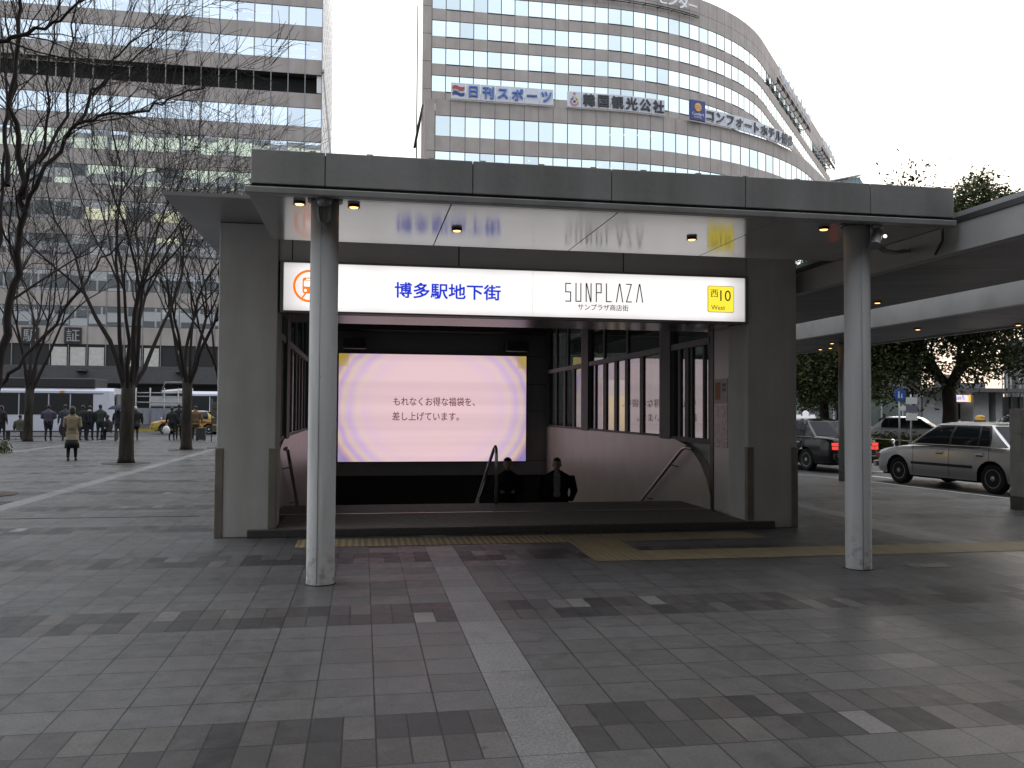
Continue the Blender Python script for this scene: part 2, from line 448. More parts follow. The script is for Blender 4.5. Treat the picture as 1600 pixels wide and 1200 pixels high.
def tactile(name, kind):
    m = MT(name); x, y, z = m.xyz()
    n = m.noise(30, 3); bl = m.noise(2, 4)
    if kind == 'dots':
        a = (x/.075).fract()-.5; b = (y/.075).fract()-.5
        h = ((a*a)+(b*b)).lt(.09)
    elif kind == 'bars': h = ((y-8.76)/.077).fract().lt(.5)
    elif kind == 'diag': h = ((x+y*1.35)/.125).fract().lt(.45)
    else: h = (x/.077).fract().lt(.5)
    c = m.ramp(bl, [(.3, (.34,.265,.15)), (.7, (.43,.33,.19))])
    c = m.mix(h, m.mix(.5, c, (.1,.08,.05)), c)
    j = ((x-.035)/.31).fract().lt(.025)
    c = m.mix(j*.8, c, (.05,.04,.03))
    c = m.mix(.5, c, m.ramp(n, [(.3, (.8,.8,.8)), (.7, (1.15,1.15,1.15))]), 'MULTIPLY')
    m.col(c).set(rough=.6); m.bump(h, .6, .006); return m.m

# ------------------------------------------------------------------ ground, roads
KL = [(11.9,-60),(11.75,13.9),(11.45,16.2),(11.32,17.6),(11.05,18.9),(10.6,20.2),(10.0,26),(9.2,34),(8.6,47.6)]
HX0, HX1, HY0, HY1 = -1.2, 5.2, 13.5, 24.0
def tri_sheet(name, outer, hole, z, mat):
    from mathutils.geometry import delaunay_2d_cdt
    vs = [Vector(p) for p in outer]; es = [(i,(i+1) % len(outer)) for i in range(len(outer))]
    if hole:
        n = len(vs); vs += [Vector(p) for p in hole]; es += [(n+i, n+(i+1) % len(hole)) for i in range(len(hole))]
    V, E_, F_, *_ = delaunay_2d_cdt(vs, es, [], 1, 1e-5)
    def inside(c, poly):
        r = False
        for i in range(len(poly)):
            a, b = poly[i], poly[i-1]
            if (a[1] > c.y) != (b[1] > c.y) and c.x < (b[0]-a[0])*(c.y-a[1])/(b[1]-a[1])+a[0]: r = not r
        return r
    fs = []
    for f in F_:
        c = sum((V[i] for i in f), Vector((0,0)))/len(f)
        if inside(c, outer) and not (hole and inside(c, hole)): fs.append(list(f))
    mb = MB(); mb.add([(p.x,p.y,z) for p in V], fs)
    o = mb.build(name, mat)
    for p in o.data.polygons:
        if p.normal.z < 0: p.flip()
    o.data.update(); return o
hole = [(HX0,HY0),(HX1,HY0),(HX1,HY1),(HX0,HY1)]
ground = tri_sheet('ground', [(-900,-300),(900,-300),(900,1500),(-900,1500)], hole, -.112, ASPH); tag(ground, kind='structure')
pv = tri_sheet('plaza_paving', [(-90,-60)]+KL+[(-90,47.6)], hole, 0, PAVE); tag(pv, kind='structure')
# kerb along the roads
def ribbon(pts, w, z0, z1):
    mb = MB(); n = len(pts); L = []
    for i, p in enumerate(pts):
        a = Vector(pts[max(0,i-1)]); b = Vector(pts[min(n-1,i+1)]); t = (b-a).normalized(); nn = Vector((t.y,-t.x))
        L.append((Vector(p), Vector(p)+nn*w))
    for i in range(n-1):
        (a,b),(c,d) = L[i], L[i+1]
        vs = [(a.x,a.y,z0),(b.x,b.y,z0),(d.x,d.y,z0),(c.x,c.y,z0),(a.x,a.y,z1),(b.x,b.y,z1),(d.x,d.y,z1),(c.x,c.y,z1)]
        mb.add(vs, [(0,3,2,1),(4,5,6,7),(0,1,5,4),(1,2,6,5),(2,3,7,6),(3,0,4,7)])
    return mb
tag(ribbon(KL, .16, -.14, .006).build('kerb', KERB), kind='structure')
tag(ribbon([(8.76,47.6),(-90,47.6)], -.16, -.14, .006).build('kerb', KERB), kind='structure')
# painted road lines beside the cab rank
mb = MB()
for (u0,v0,u1,v1) in ((1352,735.5,1392,737.5),(1356,743,1395,747.5)):
    a, b = gnd(u0,v0,-.108), gnd(u1,v1,-.108); d = (b-a).normalized()*.06; n_ = Vector((-d.y,d.x,0))
    mb.quad(a-n_, b-n_, b+n_, a+n_)
tag(mb.build('road_marking', ROADPAINT), kind='structure')
# tactile paving
tag(MB().quad((-.75,10.06,.004),(2.47,10.06,.004),(2.47,10.66,.004),(-.75,10.66,.004)).build('tactile_path', tactile('tactile_grooved','cross')), kind='structure')
tag(MB().quad((2.47,10.06,.004),(5.0,10.06,.004),(5.0,10.66,.004),(2.47,10.66,.004)).build('tactile_path', tactile('tactile_dots','dots')), kind='structure')
tag(MB().quad((2.44,9.37,.004),(3.10,9.37,.004),(3.10,10.055,.004),(2.47,10.055,.004)).build('tactile_path', tactile('tactile_diagonal','diag')), kind='structure')
tag(MB().quad((2.44,8.75,.004),(3.08,8.75,.004),(3.10,9.365,.004),(2.44,9.365,.004)).build('tactile_path', tactile('tactile_dotted','dots')), kind='structure')
tag(MB().quad((3.085,8.75,.004),(11.3,8.75,.004),(11.3,9.36,.004),(3.105,9.36,.004)).build('tactile_path', tactile('tactile_bars','bars')), kind='structure')
a_, b_ = gnd(-60,812), gnd(312,806)
tag(MB().box(a_.x,b_.x,a_.y-.012,a_.y+.012,.001,.004).build('drain_slot', flat('slot_dark', (.012,.012,.013), .8)), kind='structure')
# iron covers let into the paving
m = MT('cast_iron'); x, y, z = m.xyz(); q = ((x/.04).fract().lt(.5))*((y/.04).fract().lt(.5))
m.col(m.mix(q, (.05,.045,.04), (.1,.095,.09))).set(rough=.5, metal=.6); IRON = m.m
mb = MB(); mb.box(-6.35,-5.75,15.0,15.6,-.05,.005); tag(mb.build('manhole_cover', IRON), 'small square iron cover set in the paving near the left tree pit', 'cover')
p = gnd(1452,884); mb = MB(); mb.box(p.x-.22,p.x+.22,p.y-.1,p.y+.1,-.05,.005)
tag(mb.build('drain_cover', STEEL), 'pale metal drain cover in the dark paving right of the columns', 'cover')
# tree pits
SOIL = plain('bare_soil', (.06,.05,.042), .9, var=.4, scale=14)

# ------------------------------------------------------------------ the subway exit building
EX = empty('subway_exit', (2,10.95,0), 0, 'grey stair entrance with two thick piers and dark interior under the canopy', 'subway entrance')
def part(mb, name, mats, parent, label=None):
    o = mb.build(name, mats); o.parent = parent
    o.matrix_parent_inverse = Matrix.Translation(-parent.location) if parent.parent is None else Matrix()
    if label: o['label'] = label
    return o
def rel(o, root):
    o.parent = root; o.matrix_parent_inverse = Matrix.Translation(-Vector(root.location)); return o
def sub(mb, name, mats, parent):                    # sub-part in world coordinates: its part sits at the world origin
    o = mb.build(name, mats); o.parent = parent; return o
PY = 10.95
for (x0, x1) in ((-1.765,-1.06),(5.184,5.905)):
    pier = part(MB().bbox(x0,x1,PY,PY+.62,0,3.885,.012), 'pier', PIER, EX)
    for gx in (x0, x1):
        s_ = 1 if gx == x1 else -1
        g_ = MB(); a, b = (gx-.085, gx+.012) if s_ > 0 else (gx-.012, gx+.085)
        g_.bbox(a, b, PY-.014, PY+.08, .0 if (gx in (-1.765, 5.905)) else .105, 1.10, .008)
        sub(g_, 'corner_guard', GUARD, pier)
# step and platform
part(MB().bbox(-1.38,5.54,10.865,10.949,0,.098,.008), 'step', STEPSTONE, EX)
mb = MB().box(-1.05,5.175,10.951,12.33,0,.1); mb.box(-1.19,5.19,12.37,13.5,0,.1)
part(mb, 'platform', PLATFORM, EX)
mb = MB().box(-1.19,5.19,12.335,12.365,0,.106); part(mb, 'shutter_track', STEEL, EX)
# stairs down
mb = MB(); n = 26
for i in range(n):
    y0 = 13.5+i*.3; z1 = .1-(i+1)*.155
    mb.box(-1.19,5.19,y0+.001,y0+.3,z1-.6,z1)
part(mb, 'stairs', STEPSTONE, EX)
mb = MB().box(-1.19,5.19,21.3,24.,-4.2,-3.93); part(mb, 'landing', STEPSTONE, EX)
# side walls below and beside the stair
DADO = plain('stair_wall_panel', (.58,.53,.46), .35, var=.08, scale=2)
WALLG = plain('stair_wall_grey', (.2,.2,.2), .5, var=.1, scale=2)
prof = [(12.28,-.1),(24.,-4.3),(24.,1.10),(14.3,1.13),(13.75,1.11),(13.3,1.04),(12.95,.93),(12.65,.76),(12.42,.55),(12.28,.3)]
for sx, x0, x1 in ((1,5.2,5.32),(-1,-1.32,-1.2)):
    o = part(MB().prism_x(prof, x0, x1), 'dado', DADO, EX)
    cap = MB(); pts = [(5.2 if sx > 0 else -1.2, y, z) for y, z in ((24.,1.11),(14.3,1.14),(13.75,1.12))]
    cap.tube([(p[0]+sx*.06,p[1],p[2]) for p in pts], .035, 6)
    sub(cap, 'coping', STEEL, o)
# pocket panel (white), groove, posts next to right and left piers
WPANEL = plain('pocket_panel', (.66,.64,.61), .3, var=.06, scale=2)
for sx, xa in ((1,5.23),(-1,-1.23)):
    x0, x1 = (xa, xa+.1) if sx > 0 else (xa-.1, xa)
    part(MB().box(x0,x1,11.66,12.2,.1,3.2), 'pocket_panel', WPANEL, EX)
    part(MB().box(min(xa-.01*sx,xa+.12*sx),max(xa-.01*sx,xa+.12*sx),12.205,12.33,.1,3.2), 'door_post', DARKMETAL, EX)
    part(MB().box(min(xa,xa+.09*sx),max(xa,xa+.09*sx),11.585,11.655,.1,3.2), 'shutter_guide', DARKMETAL, EX)
# notices on the right pocket panel
NOT1 = plain('notice_paper', (.5,.47,.45), .5, var=.05); ORNG = flat('notice_orange', (.55,.2,.06), .6); GRNY = flat('notice_grey', (.22,.21,.2), .6)
mb = MB().box(5.222,5.229,11.70,12.17,1.70,2.07); o = part(mb, 'notice', NOT1, EX, 'white notice with an orange square')
sub(MB().box(5.218,5.2215,11.95,12.13,1.76,2.02), 'picture', ORNG, o); sub(MB().box(5.218,5.2215,11.76,11.88,1.95,2.0).box(5.218,5.2215,11.76,11.88,1.88,1.93), 'print', GRNY, o)
def specks():
    m = MT('speckled_poster'); n = m.noise(26, 4); y = m.xyz()[2]
    e_ = m.noise(7, 3); m.col(m.mix(n.gt(.58), m.mix(e_.rmap(.4,.6,0,1), (.33,.29,.28), (.45,.4,.39)), (.2,.16,.16))).set(rough=.3); return m.m
mb = MB().box(5.222,5.229,11.70,12.17,1.05,1.68); part(mb, 'poster', specks(), EX, 'pinkish speckled poster')
# glazing of the side walls
FROST = MT('frosted_film'); nz = FROST.noise(60, 3); FROST.col(FROST.ramp(nz, [(.35, (.5,.47,.48)), (.65, (.75,.72,.73))])).set(rough=.8)
FROST.b.inputs['Transmission Weight'].default_value = .0
tn = FROST.nt.nodes.new('ShaderNodeBsdfTranslucent'); tn.inputs[0].default_value = (.8,.76,.76,1)
ms = FROST.nt.nodes.new('ShaderNodeMixShader'); ms.inputs[0].default_value = .72
FROST.nt.links.new(FROST.b.outputs[0], ms.inputs[1]); FROST.nt.links.new(tn.outputs[0], ms.inputs[2]); FROST.nt.links.new(ms.outputs[0], FROST.out.inputs[0]); FROST = FROST.m
YELF = MT('yellow_film'); YELF.col((.75,.5,.08)).set(rough=.6)
tn = YELF.nt.nodes.new('ShaderNodeBsdfTranslucent'); tn.inputs[0].default_value = (.95,.68,.12,1)
ms = YELF.nt.nodes.new('ShaderNodeMixShader'); ms.inputs[0].default_value = .75
YELF.nt.links.new(YELF.b.outputs[0], ms.inputs[1]); YELF.nt.links.new(tn.outputs[0], ms.inputs[2]); YELF.nt.links.new(ms.outputs[0], YELF.out.inputs[0]); YELF = YELF.m
CLEAR = window_glass('clear_glass', (.52,.57,.57), .09, (.80,.86,.84))
FRAME = plain('window_frame', (.15,.152,.15), .6, 0, var=.1, spec=.25)
FRAMEL = plain('window_frame_pale', (.30,.295,.29), .6, 0, var=.08, spec=.25)
ys = [12.36,13.25,13.42,13.63,13.95,14.95,15.75,16.55,17.25,18.0,18.65,19.3,20.55,21.4,22.3,23.2,24.0]
for sx, xa in ((1,5.24),(-1,-1.24)):
    X0, X1 = (xa, xa+.06) if sx > 0 else (xa-.06, xa)
    rail = MB().box(X0-.03,X1+.03,12.34,24.,2.62,2.72); part(rail, 'window_rail', FRAMEL, EX)
    for (a, b) in ((13.98,14.42),(19.42,19.95),(23.85,24.)):
        mp = part(MB().box(X0-.05,X1+.05,a,b,1.10,3.95), 'main_post', FRAME, EX)
        if b < 23.9: sub(MB().box(X0-.052,X1+.052,b+.01,b+.08,1.10,3.95), 'post_edge', FRAMEL, mp)
    sill = MB().box(X0-.02,X1+.02,12.34,24.,1.085,1.16); part(sill, 'window_sill', FRAME, EX)
    tr = MB().box(X0+.028,X1-.028,12.36,24.,2.70,3.95); o = part(tr, 'transom_glass', CLEAR, EX)
    for a in (16.5,18.2,21.6,22.9,12.36): sub(MB().box(X0,X1,a,a+.09,2.71,3.95), 'glazing_bar', FRAME, o)
    spans = [(12.44,12.60,None),(12.66,13.10,None),(13.16,13.26,None),(13.42,13.62,None),(13.72,13.96,None),(14.55,15.55,None),(15.75,16.5,None),(16.7,17.25,None),(17.45,18.05,None),(18.3,18.9,None),(19.0,19.4,None),(20.08,20.9,None),(21.1,21.9,None),(22.1,22.9,None),(23.05,23.85,None)]
    prev = 12.34
    for a, b, _ in spans:
        part(MB().box(X0,X1,prev,a,1.12,2.63), 'mullion', FRAME, EX); prev = b
    for k, (a, b, _) in enumerate(spans):
        g_ = part(MB().box(X0+.026,X1-.026,a,b,1.13,2.62), 'window_pane', CLEAR, EX)
        if sx > 0:
            pass
# ceiling, beam, back wall
CEIL = plain('dark_ceiling', (.05,.05,.052), .5, var=.1)
part(MB().box(-1.33,5.33,11.6,24.,3.90,4.0), 'ceiling', CEIL, EX)
BEAMU = plain('beam_panel', (.12,.115,.112), .25, var=.06)
part(MB().box(-1.05,5.175,11.16,12.33,2.80,3.7), 'shutter_beam', BEAMU, EX)
part(MB().box(-1.055,5.18,11.0,11.158,3.44,3.9).box(-1.055,5.18,11.03,11.155,3.40,3.439,1), 'frieze', [FRIEZE, DARKGAP], EX)
mb = MB()
for x_ in (1.2,3.42,-.9): mb.box(x_,x_+.012,10.994,10.9995,3.445,3.74)
part(mb, 'frieze_joint', DARKGAP, EX)
BACK = plain('back_wall_panel', (.26,.265,.27), .4, var=.08)
mb = MB().box(-1.33,5.33,24.0,24.2,-.28,4.0); part(mb, 'back_wall', BACK, EX)
mb = MB()
for z_ in (1.55,2.3,3.1,.13): mb.box(4.62,5.19,23.992,23.999,z_,z_+.012)
for z_ in (-.0,): mb.box(-1.2,5.19,23.99,23.999,-.28,-.27)
part(mb, 'panel_joint', DARKGAP, EX)
mb = MB().box(-1.33,5.33,24.02,24.2,-4.5,-.285); part(mb, 'passage_back', flat('passage_dark', (.02,.02,.02), .9), EX)
for x_ in (-.55,3.95): part(MB().bbox(x_,x_+.62,23.45,23.95,3.22,3.50,.01), 'loudspeaker', DARKMETAL, EX)
part(MB().box(-1.2,5.19,23.3,23.98,3.72,3.9), 'ceiling_trim', DARKMETAL, EX)
# roof slab over the entrance, thin tapering eaves
mb = MB(); x0, x1, y0, y1 = -2.155, 6.3, 9.66, 25.
zs, ze = 3.89, 3.93
mb.add([(x0,y0,zs),(x1,y0,zs),(x1,y1,zs),(x0,y1,zs),(x0,y0,ze),(x1,y0,ze),(x1,y1,ze),(x0,y1,ze),(-1.3,10.9,4.12),(5.4,10.9,4.12),(5.4,24.2,4.12),(-1.3,24.2,4.12)],
  [(0,3,2,1),(0,1,5,4),(1,2,6,5),(2,3,7,6),(3,0,4,7),(4,5,9,8),(5,6,10,9),(6,7,11,10),(7,4,8,11),(8,9,10,11)])
ROOFM = plain('roof_sheet', (.30,.305,.315), .4, .2, var=.12, scale=1.2)
part(mb, 'roof', ROOFM, EX)
# outside face of the left side wall (seen past the pier from the left)
part(MB().box(-1.5,-1.34,11.57,24.2,0,1.1).box(5.34,5.5,11.57,24.2,0,1.1), 'outer_plinth', PIER, EX)

# lit sign above the stairs
SG = empty('lightbox_sign', (2.07,10.93,2.785), 0, 'long lit white station sign above the stairs with blue characters', 'sign')
def sign_panel():
    m = MT('sign_panel_lit'); x, y, z = m.xyz()
    ex_ = ((x+.98).min(x*-1.+5.115)).rmap(0, .3, .62, 1); ez = ((z-2.80).min(z*-1.+3.415)).rmap(0, .09, .72, 1)
    tubes = m.noise(1.1, 2, stretch=(1,1,.3)).rmap(.3, .7, .86, 1.06)
    s_ = (ex_*ez)*tubes*.96
    seam = ((x-2.17).abs().lt(.004))
    s_ = s_*(seam*-.25+1.)
    m.col((.7,.7,.7)).set(rough=.25, emit=(1., .965, .955), es=s_); return m.m
o = part(MB().box(-.985,5.12,10.905,10.99,2.812,3.405), 'panel', sign_panel(), SG)
fr = MB(); a0, a1, b0, b1 = -1.03, 5.165, 2.785, 3.435
fr.box(a0,a1,10.89,11.0,b1-.028,b1).box(a0,a1,10.89,11.0,b0,b0+.025).box(a0,a0+.04,10.89,11.0,b0+.0255,b1-.0285).box(a1-.04,a1,10.89,11.0,b0+.0255,b1-.0285)
part(fr, 'frame', GREYMETAL, SG)
part(MB().box(-1.03,5.165,11.002,11.155,2.79,3.39), 'housing', DARKMETAL, SG)
BLUE = emissive('sign_blue', (.012,.035,.52), 1.1); BLK = emissive('sign_black', (.03,.03,.035), .6); ORA = emissive('sign_orange', (.86,.2,.015), 1.05); YEL = emissive('sign_yellow', (.93,.74,.05), 1.08); WHT = emissive('sign_white', (1,.97,.96), 1.5)
SYf = 10.9
def span(u0, v0, u1, v1, Y):
    a, b = at(u0, v0, Y), at(u1, v1, Y); return a, b
a, b = span(617,456,782,457,SYf)
rel(text('博多駅地下街', .21, BLUE, None, 'lettering', ((a.x+b.x)/2, SYf+.002, (a.z+b.z)/2+.01), (pi/2,0,0), width=b.x-a.x, bold=.004, extrude=.002), SG)
# tall thin latin letters
def strokes(mb, x0, w, z0, h, pls, t, y):
    for pl in pls:
        for (p, q) in zip(pl[:-1], pl[1:]):
            a = Vector((x0+p[0]*w, 0, z0+p[1]*h)); b = Vector((x0+q[0]*w, 0, z0+q[1]*h)); d = (b-a).normalized()
            n_ = Vector((-d.z,0,d.x))*t/2; e2 = d*t*.5
            vs = [a-n_-e2, b-n_+e2, b+n_+e2, a+n_-e2]
            mb.add([(k.x,y,k.z) for k in vs]+[(k.x,y+.003,k.z) for k in vs], [(0,1,2,3),(7,6,5,4),(0,4,5,1),(1,5,6,2),(2,6,7,3),(3,7,4,0)])
GL = {'S':[[(1,1),(0,1),(0,.52),(1,.52),(1,0),(0,0)]], 'U':[[(0,1),(0,0),(1,0),(1,1)]], 'N':[[(0,0),(0,1),(.1,1),(.9,0),(1,0),(1,1)]], 'P':[[(0,0),(0,1),(1,1),(1,.5),(0,.5)]],
      'L':[[(0,1),(0,0),(1,0)]], 'A':[[(0,0),(.45,1),(.55,1),(1,0)]], 'Z':[[(0,1),(1,1),(0,0),(1,0)]]}
a, b = span(884,456,1003,458,SYf); mb = MB(); step = (b.x-a.x-.075)/7
ht = .235
for i, ch in enumerate('SUNPLAZA'):
    strokes(mb, a.x+i*step, .066 if ch != 'A' else .085, (a.z+(b.z-a.z)*i/7)-ht/2-.004, ht, GL[ch], .014, SYf-.001)
rel(mb.build('lettering', BLK), SG)
a, b = span(903,480,982,481,SYf)
rel(text('サンプラザ商店街', .09, BLK, None, 'lettering', ((a.x+b.x)/2, SYf+.002, (a.z+b.z)/2), width=b.x-a.x, extrude=.001, bold=-.0005), SG)
def rrect(x0, x1, z0, z1, r, n=5):
    pts = []
    for cx, cz, q in ((x1-r,z0+r,-pi/2),(x1-r,z1-r,0),(x0+r,z1-r,pi/2),(x0+r,z0+r,pi)):
        for i in range(n+1): pts.append((cx+r*cos(q+pi/2*i/n), cz+r*sin(q+pi/2*i/n)))
    return pts
a, b = span(1106.5,447,1146,488,SYf); x0, x1, z0, z1 = a.x, b.x, b.z, a.z
plate = rel(MB().prism_y(rrect(x0-.006,x1+.006,z0-.006,z1+.006,.025), SYf-.001, SYf+.004).prism_y(rrect(x0,x1,z0,z1,.022), SYf-.003, SYf-.0011, 1).build('exit_plate', [BLK, YEL]), SG)
w_, h_ = x1-x0, z1-z0
for s_, sz, cx, cz, ww in (('西', .12, .24, .72, .30), ('10', .21, .68, .64, .42), ('West', .09, .39, .17, .55)):
    t = text(s_, sz, BLK, plate, 'lettering', (x0+w_*cx, SYf-.005, z0+h_*cz), width=w_*ww, extrude=.001)
# train pictogram in a ring
c_ = at(484,447,SYf); R_ = .205; mb = MB()
for k in range(40):
    q0, q1 = 2*pi*k/40, 2*pi*(k+1)/40
    P_ = [(c_.x+r_*cos(q), c_.z+r_*sin(q)) for r_, q in ((R_,q0),(R_,q1),(R_-.03,q1),(R_-.03,q0))]
    mb.prism_y([P_[3],P_[0],P_[1],P_[2]], SYf-.002, SYf+.002)
mb.prism_y(rrect(c_.x-.088,c_.x+.088,c_.z-.095,c_.z+.105,.03), SYf-.002, SYf+.002)
mb.prism_y([(c_.x-.11,c_.z-.16),(c_.x-.085,c_.z-.16),(c_.x-.035,c_.z-.09),(c_.x-.06,c_.z-.09)], SYf-.002, SYf+.002)
mb.prism_y([(c_.x+.06,c_.z-.09),(c_.x+.035,c_.z-.09),(c_.x+.085,c_.z-.16),(c_.x+.11,c_.z-.16)], SYf-.002, SYf+.002)
pc = rel(mb.build('train_pictogram', ORA), SG)
mb = MB(); mb.prism_y(rrect(c_.x-.07,c_.x+.07,c_.z-.005,c_.z+.065,.012), SYf-.005, SYf-.003)
for dx in (-.052,.052): mb.prism_y([(c_.x+dx+.017*cos(q*pi/5), c_.z-.055+.017*sin(q*pi/5)) for q in range(10)], SYf-.005, SYf-.003)
mb.prism_y(rrect(c_.x-.045,c_.x+.045,c_.z+.078,c_.z+.09,.004), SYf-.005, SYf-.003)
mb.build('train_windows', WHT, pc)

# video screen at the back of the stairwell
VS = empty('video_screen', (1.96,23.9,.12), 0, 'glowing pink video screen with two lines of brown text', 'screen')
def screen_mat():
    m = MT('screen_picture'); x, y, z = m.xyz()
    a = (x-1.96)/2.62; b = (z-1.62)/1.62
    r = ((a*a)*.78+(b*b)*.42)
    n = m.noise(1.6, 3, stretch=(1,1,1.4))
    f = r + n.rmap(.3, .7, -.015, .015)
    c = m.ramp(f, [(.0, (.83,.59,.63)), (.30, (.82,.58,.62)), (.42, (.78,.55,.66)), (.52, (.79,.58,.58)), (.62, (.65,.46,.70)), (.72, (.71,.54,.48)), (.80, (.54,.37,.66)), (.88, (.66,.51,.38)), (.94, (.52,.30,.42)), (1.0, (.28,.22,.48))])
    top = z.gt(2.75)*a.abs().gt(.9)
    c = m.mix(top*f.rmap(.78,1.02,0,1), c, (.42,.30,.05))
    band = m.noise(3.2, 2, stretch=(.02,1,1)).rmap(.35, .65, .95, 1.05)
    yel = m.noise(.9, 2, stretch=(1,1,1)).rmap(.5, .7, 0, .25)
    c = m.mix(yel, c, (.80,.62,.50))
    led = ((z/.026).fract()-.5).abs().rmap(0, .5, 1.05, .9)
    m.col((.02,.02,.02)).set(rough=.35, emit=c, es=led*band*.86); return m.m
part(MB().box(-.665,4.58,23.91,23.94,.125,3.105), 'display', screen_mat(), VS)
part(MB().box(-.70,4.62,23.925,23.99,.09,3.14), 'bezel', DARKMETAL, VS)
BRN = emissive('screen_text', (.16,.055,.05), .9)
for s_, (u0,v0,u1) in (('もれなくお得な福袋を、', (615,627,742)), ('差し上げています。', (613,650,717))):
    a, b = at(u0,v0,23.9), at(u1,v0+1,23.9)
    rel(text(s_, .26, BRN, None, 'lettering', ((a.x+b.x)/2, 23.906, (a.z+b.z)/2), width=b.x-a.x, extrude=.002, bold=.002), VS)
SIL = plain('dull_letters', (.36,.37,.38), .4, .3)
a, b = at(532,548,23.9), at(607,550,23.9)
o = rel(text('博多どんたくビジョン', .16, SIL, None, 'lettering', ((a.x+b.x)/2,23.985,(a.z+b.z)/2+.02), width=b.x-a.x, extrude=.008), VS)
a, b = at(762,551,23.9), at(819,553,23.9)
o = rel(text('092-717-2061', .2, SIL, None, 'lettering', ((a.x+b.x)/2,23.985,(a.z+b.z)/2+.02), width=b.x-a.x, extrude=.008), VS)

# lit yellow advert board outside the right glazing
p0, p1 = at(940,600,22.), at(984,600,22.); YAD = MT('advert_yellow_lit'); zz_ = YAD.xyz()[2]
YAD.col((.03,.03,.03)).set(rough=.4, emit=YAD.ramp(zz_.rmap(.9,2.4,0,1), [(0,(.30,.20,.06)),(.25,(.75,.47,.06)),(.7,(.95,.62,.10)),(.72,(.55,.42,.34)),(1,(.6,.5,.45))]), es=2.0)
ab = empty('advert_board', ((p0.x+p1.x)/2,22.,0), 0, 'lit yellow advert board seen through the right stair windows', 'advert board')
rel(MB().bbox(p0.x,p1.x,22.,22.14,.85,2.45,.01).build('housing', DARKMETAL), ab)
rel(MB().box(p0.x+.02,p1.x-.02,21.985,21.999,.9,2.4).build('lit_face', YAD.m), ab)
for x_ in (p0.x+.1,p1.x-.1): rel(MB().box(x_-.03,x_+.03,22.03,22.1,0,.849).build('leg', DARKMETAL), ab)

# hand rails
def rail_thing(label, path, posts, r=.027, brk=None):
    root = empty('handrail', path[-1], 0, label, 'handrail', 'stair handrails')
    rel(MB().tube(path, r, 10).build('rail', STEEL), root)
    for a, b in posts: rel(MB().tube([a,b], .017, 8).build('post', STEEL), root)
    if brk:
        for pts in brk: rel(MB().tube(pts, .012, 6).build('bracket', STEEL), root)
SL = -.155/.3
def line(x, y0, z0, y1, n=6): return [(x,y0+(y1-y0)*i/n,z0+(y1-y0)*i/n*SL) for i in range(n+1)]
for sx, x in ((1,5.1),(-1,-1.1)):
    pth = [(x,12.72,1.0),(x,13.0,1.0)]+[(x,13.12,.985)]+line(x,13.25,.93,22.)
    br = [[(x,y,.93+(y-13.25)*SL),(x,y,.93+(y-13.25)*SL-.07),(x+sx*.1,y,.93+(y-13.25)*SL-.09)] for y in (12.95 if False else 13.6,14.9,16.4,18.,19.6)]
    rail_thing('steel handrail on the %s wall of the stairs' % ('right pinkish' if sx > 0 else 'narrow left'), pth, [], brk=br)
cx = 2.09
pth = [(cx,13.38,.1),(cx,13.38,.86),(cx,13.41,.95),(cx,13.49,1.0),(cx,13.6,.97)]+line(cx,13.75,.90,22.)
rail_thing('steel centre handrail with a rounded top in front of the screen', pth, [((cx,y,.9+(y-13.75)*SL),(cx,y,.1-(floor((y-13.5)/.3)+1)*.155)) for y in (15.45,17.25,19.05,20.85)])

# ------------------------------------------------------------------ canopy with the two round columns
CN = empty('entrance_canopy', (2.4,7.8,0), 0, 'flat grey canopy on two round columns in front of the stairs', 'canopy')
fx0, fx1, fy = -1.005, 5.95, 7.79
seams = [fx0] + [at(u,270,fy).x for u in (508,739,956,1165,1360)] + [fx1]
mb = MB()
for a, b in zip(seams[:-1], seams[1:]): mb.bbox(a+.004,b-.004,fy,fy+.05,3.592,3.895,.006)
part(mb, 'fascia', FASCIA, CN)
part(MB().box(fx0+.02,fx1-.02,fy+.051,fy+.12,3.56,3.88).box(fx0+.01,fx1-.01,fy+.012,fy+.05,3.562,3.589), 'fascia_backing', DARKGAP, CN)
for k in range(13):
    x_ = fx0+.55+k*.52+rnd.uniform(-.04,.04); part(MB().bbox(x_-.03,x_+.03,fy+.004,fy+.05,3.893,3.906,.005), 'coping_clip', FASCIA, CN)
mb = MB(); mb.bbox(fx0-.045,fx1,7.75,7.86,3.495,3.555,.008); part(mb, 'drip_edge', FASCIA, CN)
# soffit: slopes gently up towards the sign, panels with open joints
sj = [-1.045] + [2.03-.9*0+d for d in (-1.52,.05,)] 
zf, zb, yf, yb = 3.53, 3.53, 7.862, 10.06
edges = [-1.045, 0.80, 2.44, 4.12, 5.945]
mb = MB()
def sz(y): return zf+(zb-zf)*(y-yf)/(yb-yf)
for i in range(4):
    xa, xb = edges[i]+(.006 if i else 0), edges[i+1]-(.006 if i < 3 else 0)
    for (ya, yc) in ((yf, 8.03), (8.04, yb)):
        mb.add([(xa,ya,sz(ya)),(xb,ya,sz(ya)),(xb,yc,sz(yc)),(xa,yc,sz(yc)),(xa,ya,sz(ya)+.03),(xb,ya,sz(ya)+.03),(xb,yc,sz(yc)+.03),(xa,yc,sz(yc)+.03)],
            [(0,3,2,1),(4,5,6,7),(0,1,5,4),(1,2,6,5),(2,3,7,6),(3,0,4,7)])
part(mb, 'soffit', SOFFIT, CN)
part(MB().add([(-1.0,7.92,3.57),(5.93,7.92,3.57),(5.93,10.05,3.57),(-1.0,10.05,3.57),(-1.0,7.92,3.875),(5.93,7.92,3.875),(5.93,10.05,3.875),(-1.0,10.05,3.875)],[(0,3,2,1),(4,5,6,7),(0,1,5,4),(1,2,6,5),(2,3,7,6),(3,0,4,7)]), 'roof', FASCIA, CN)
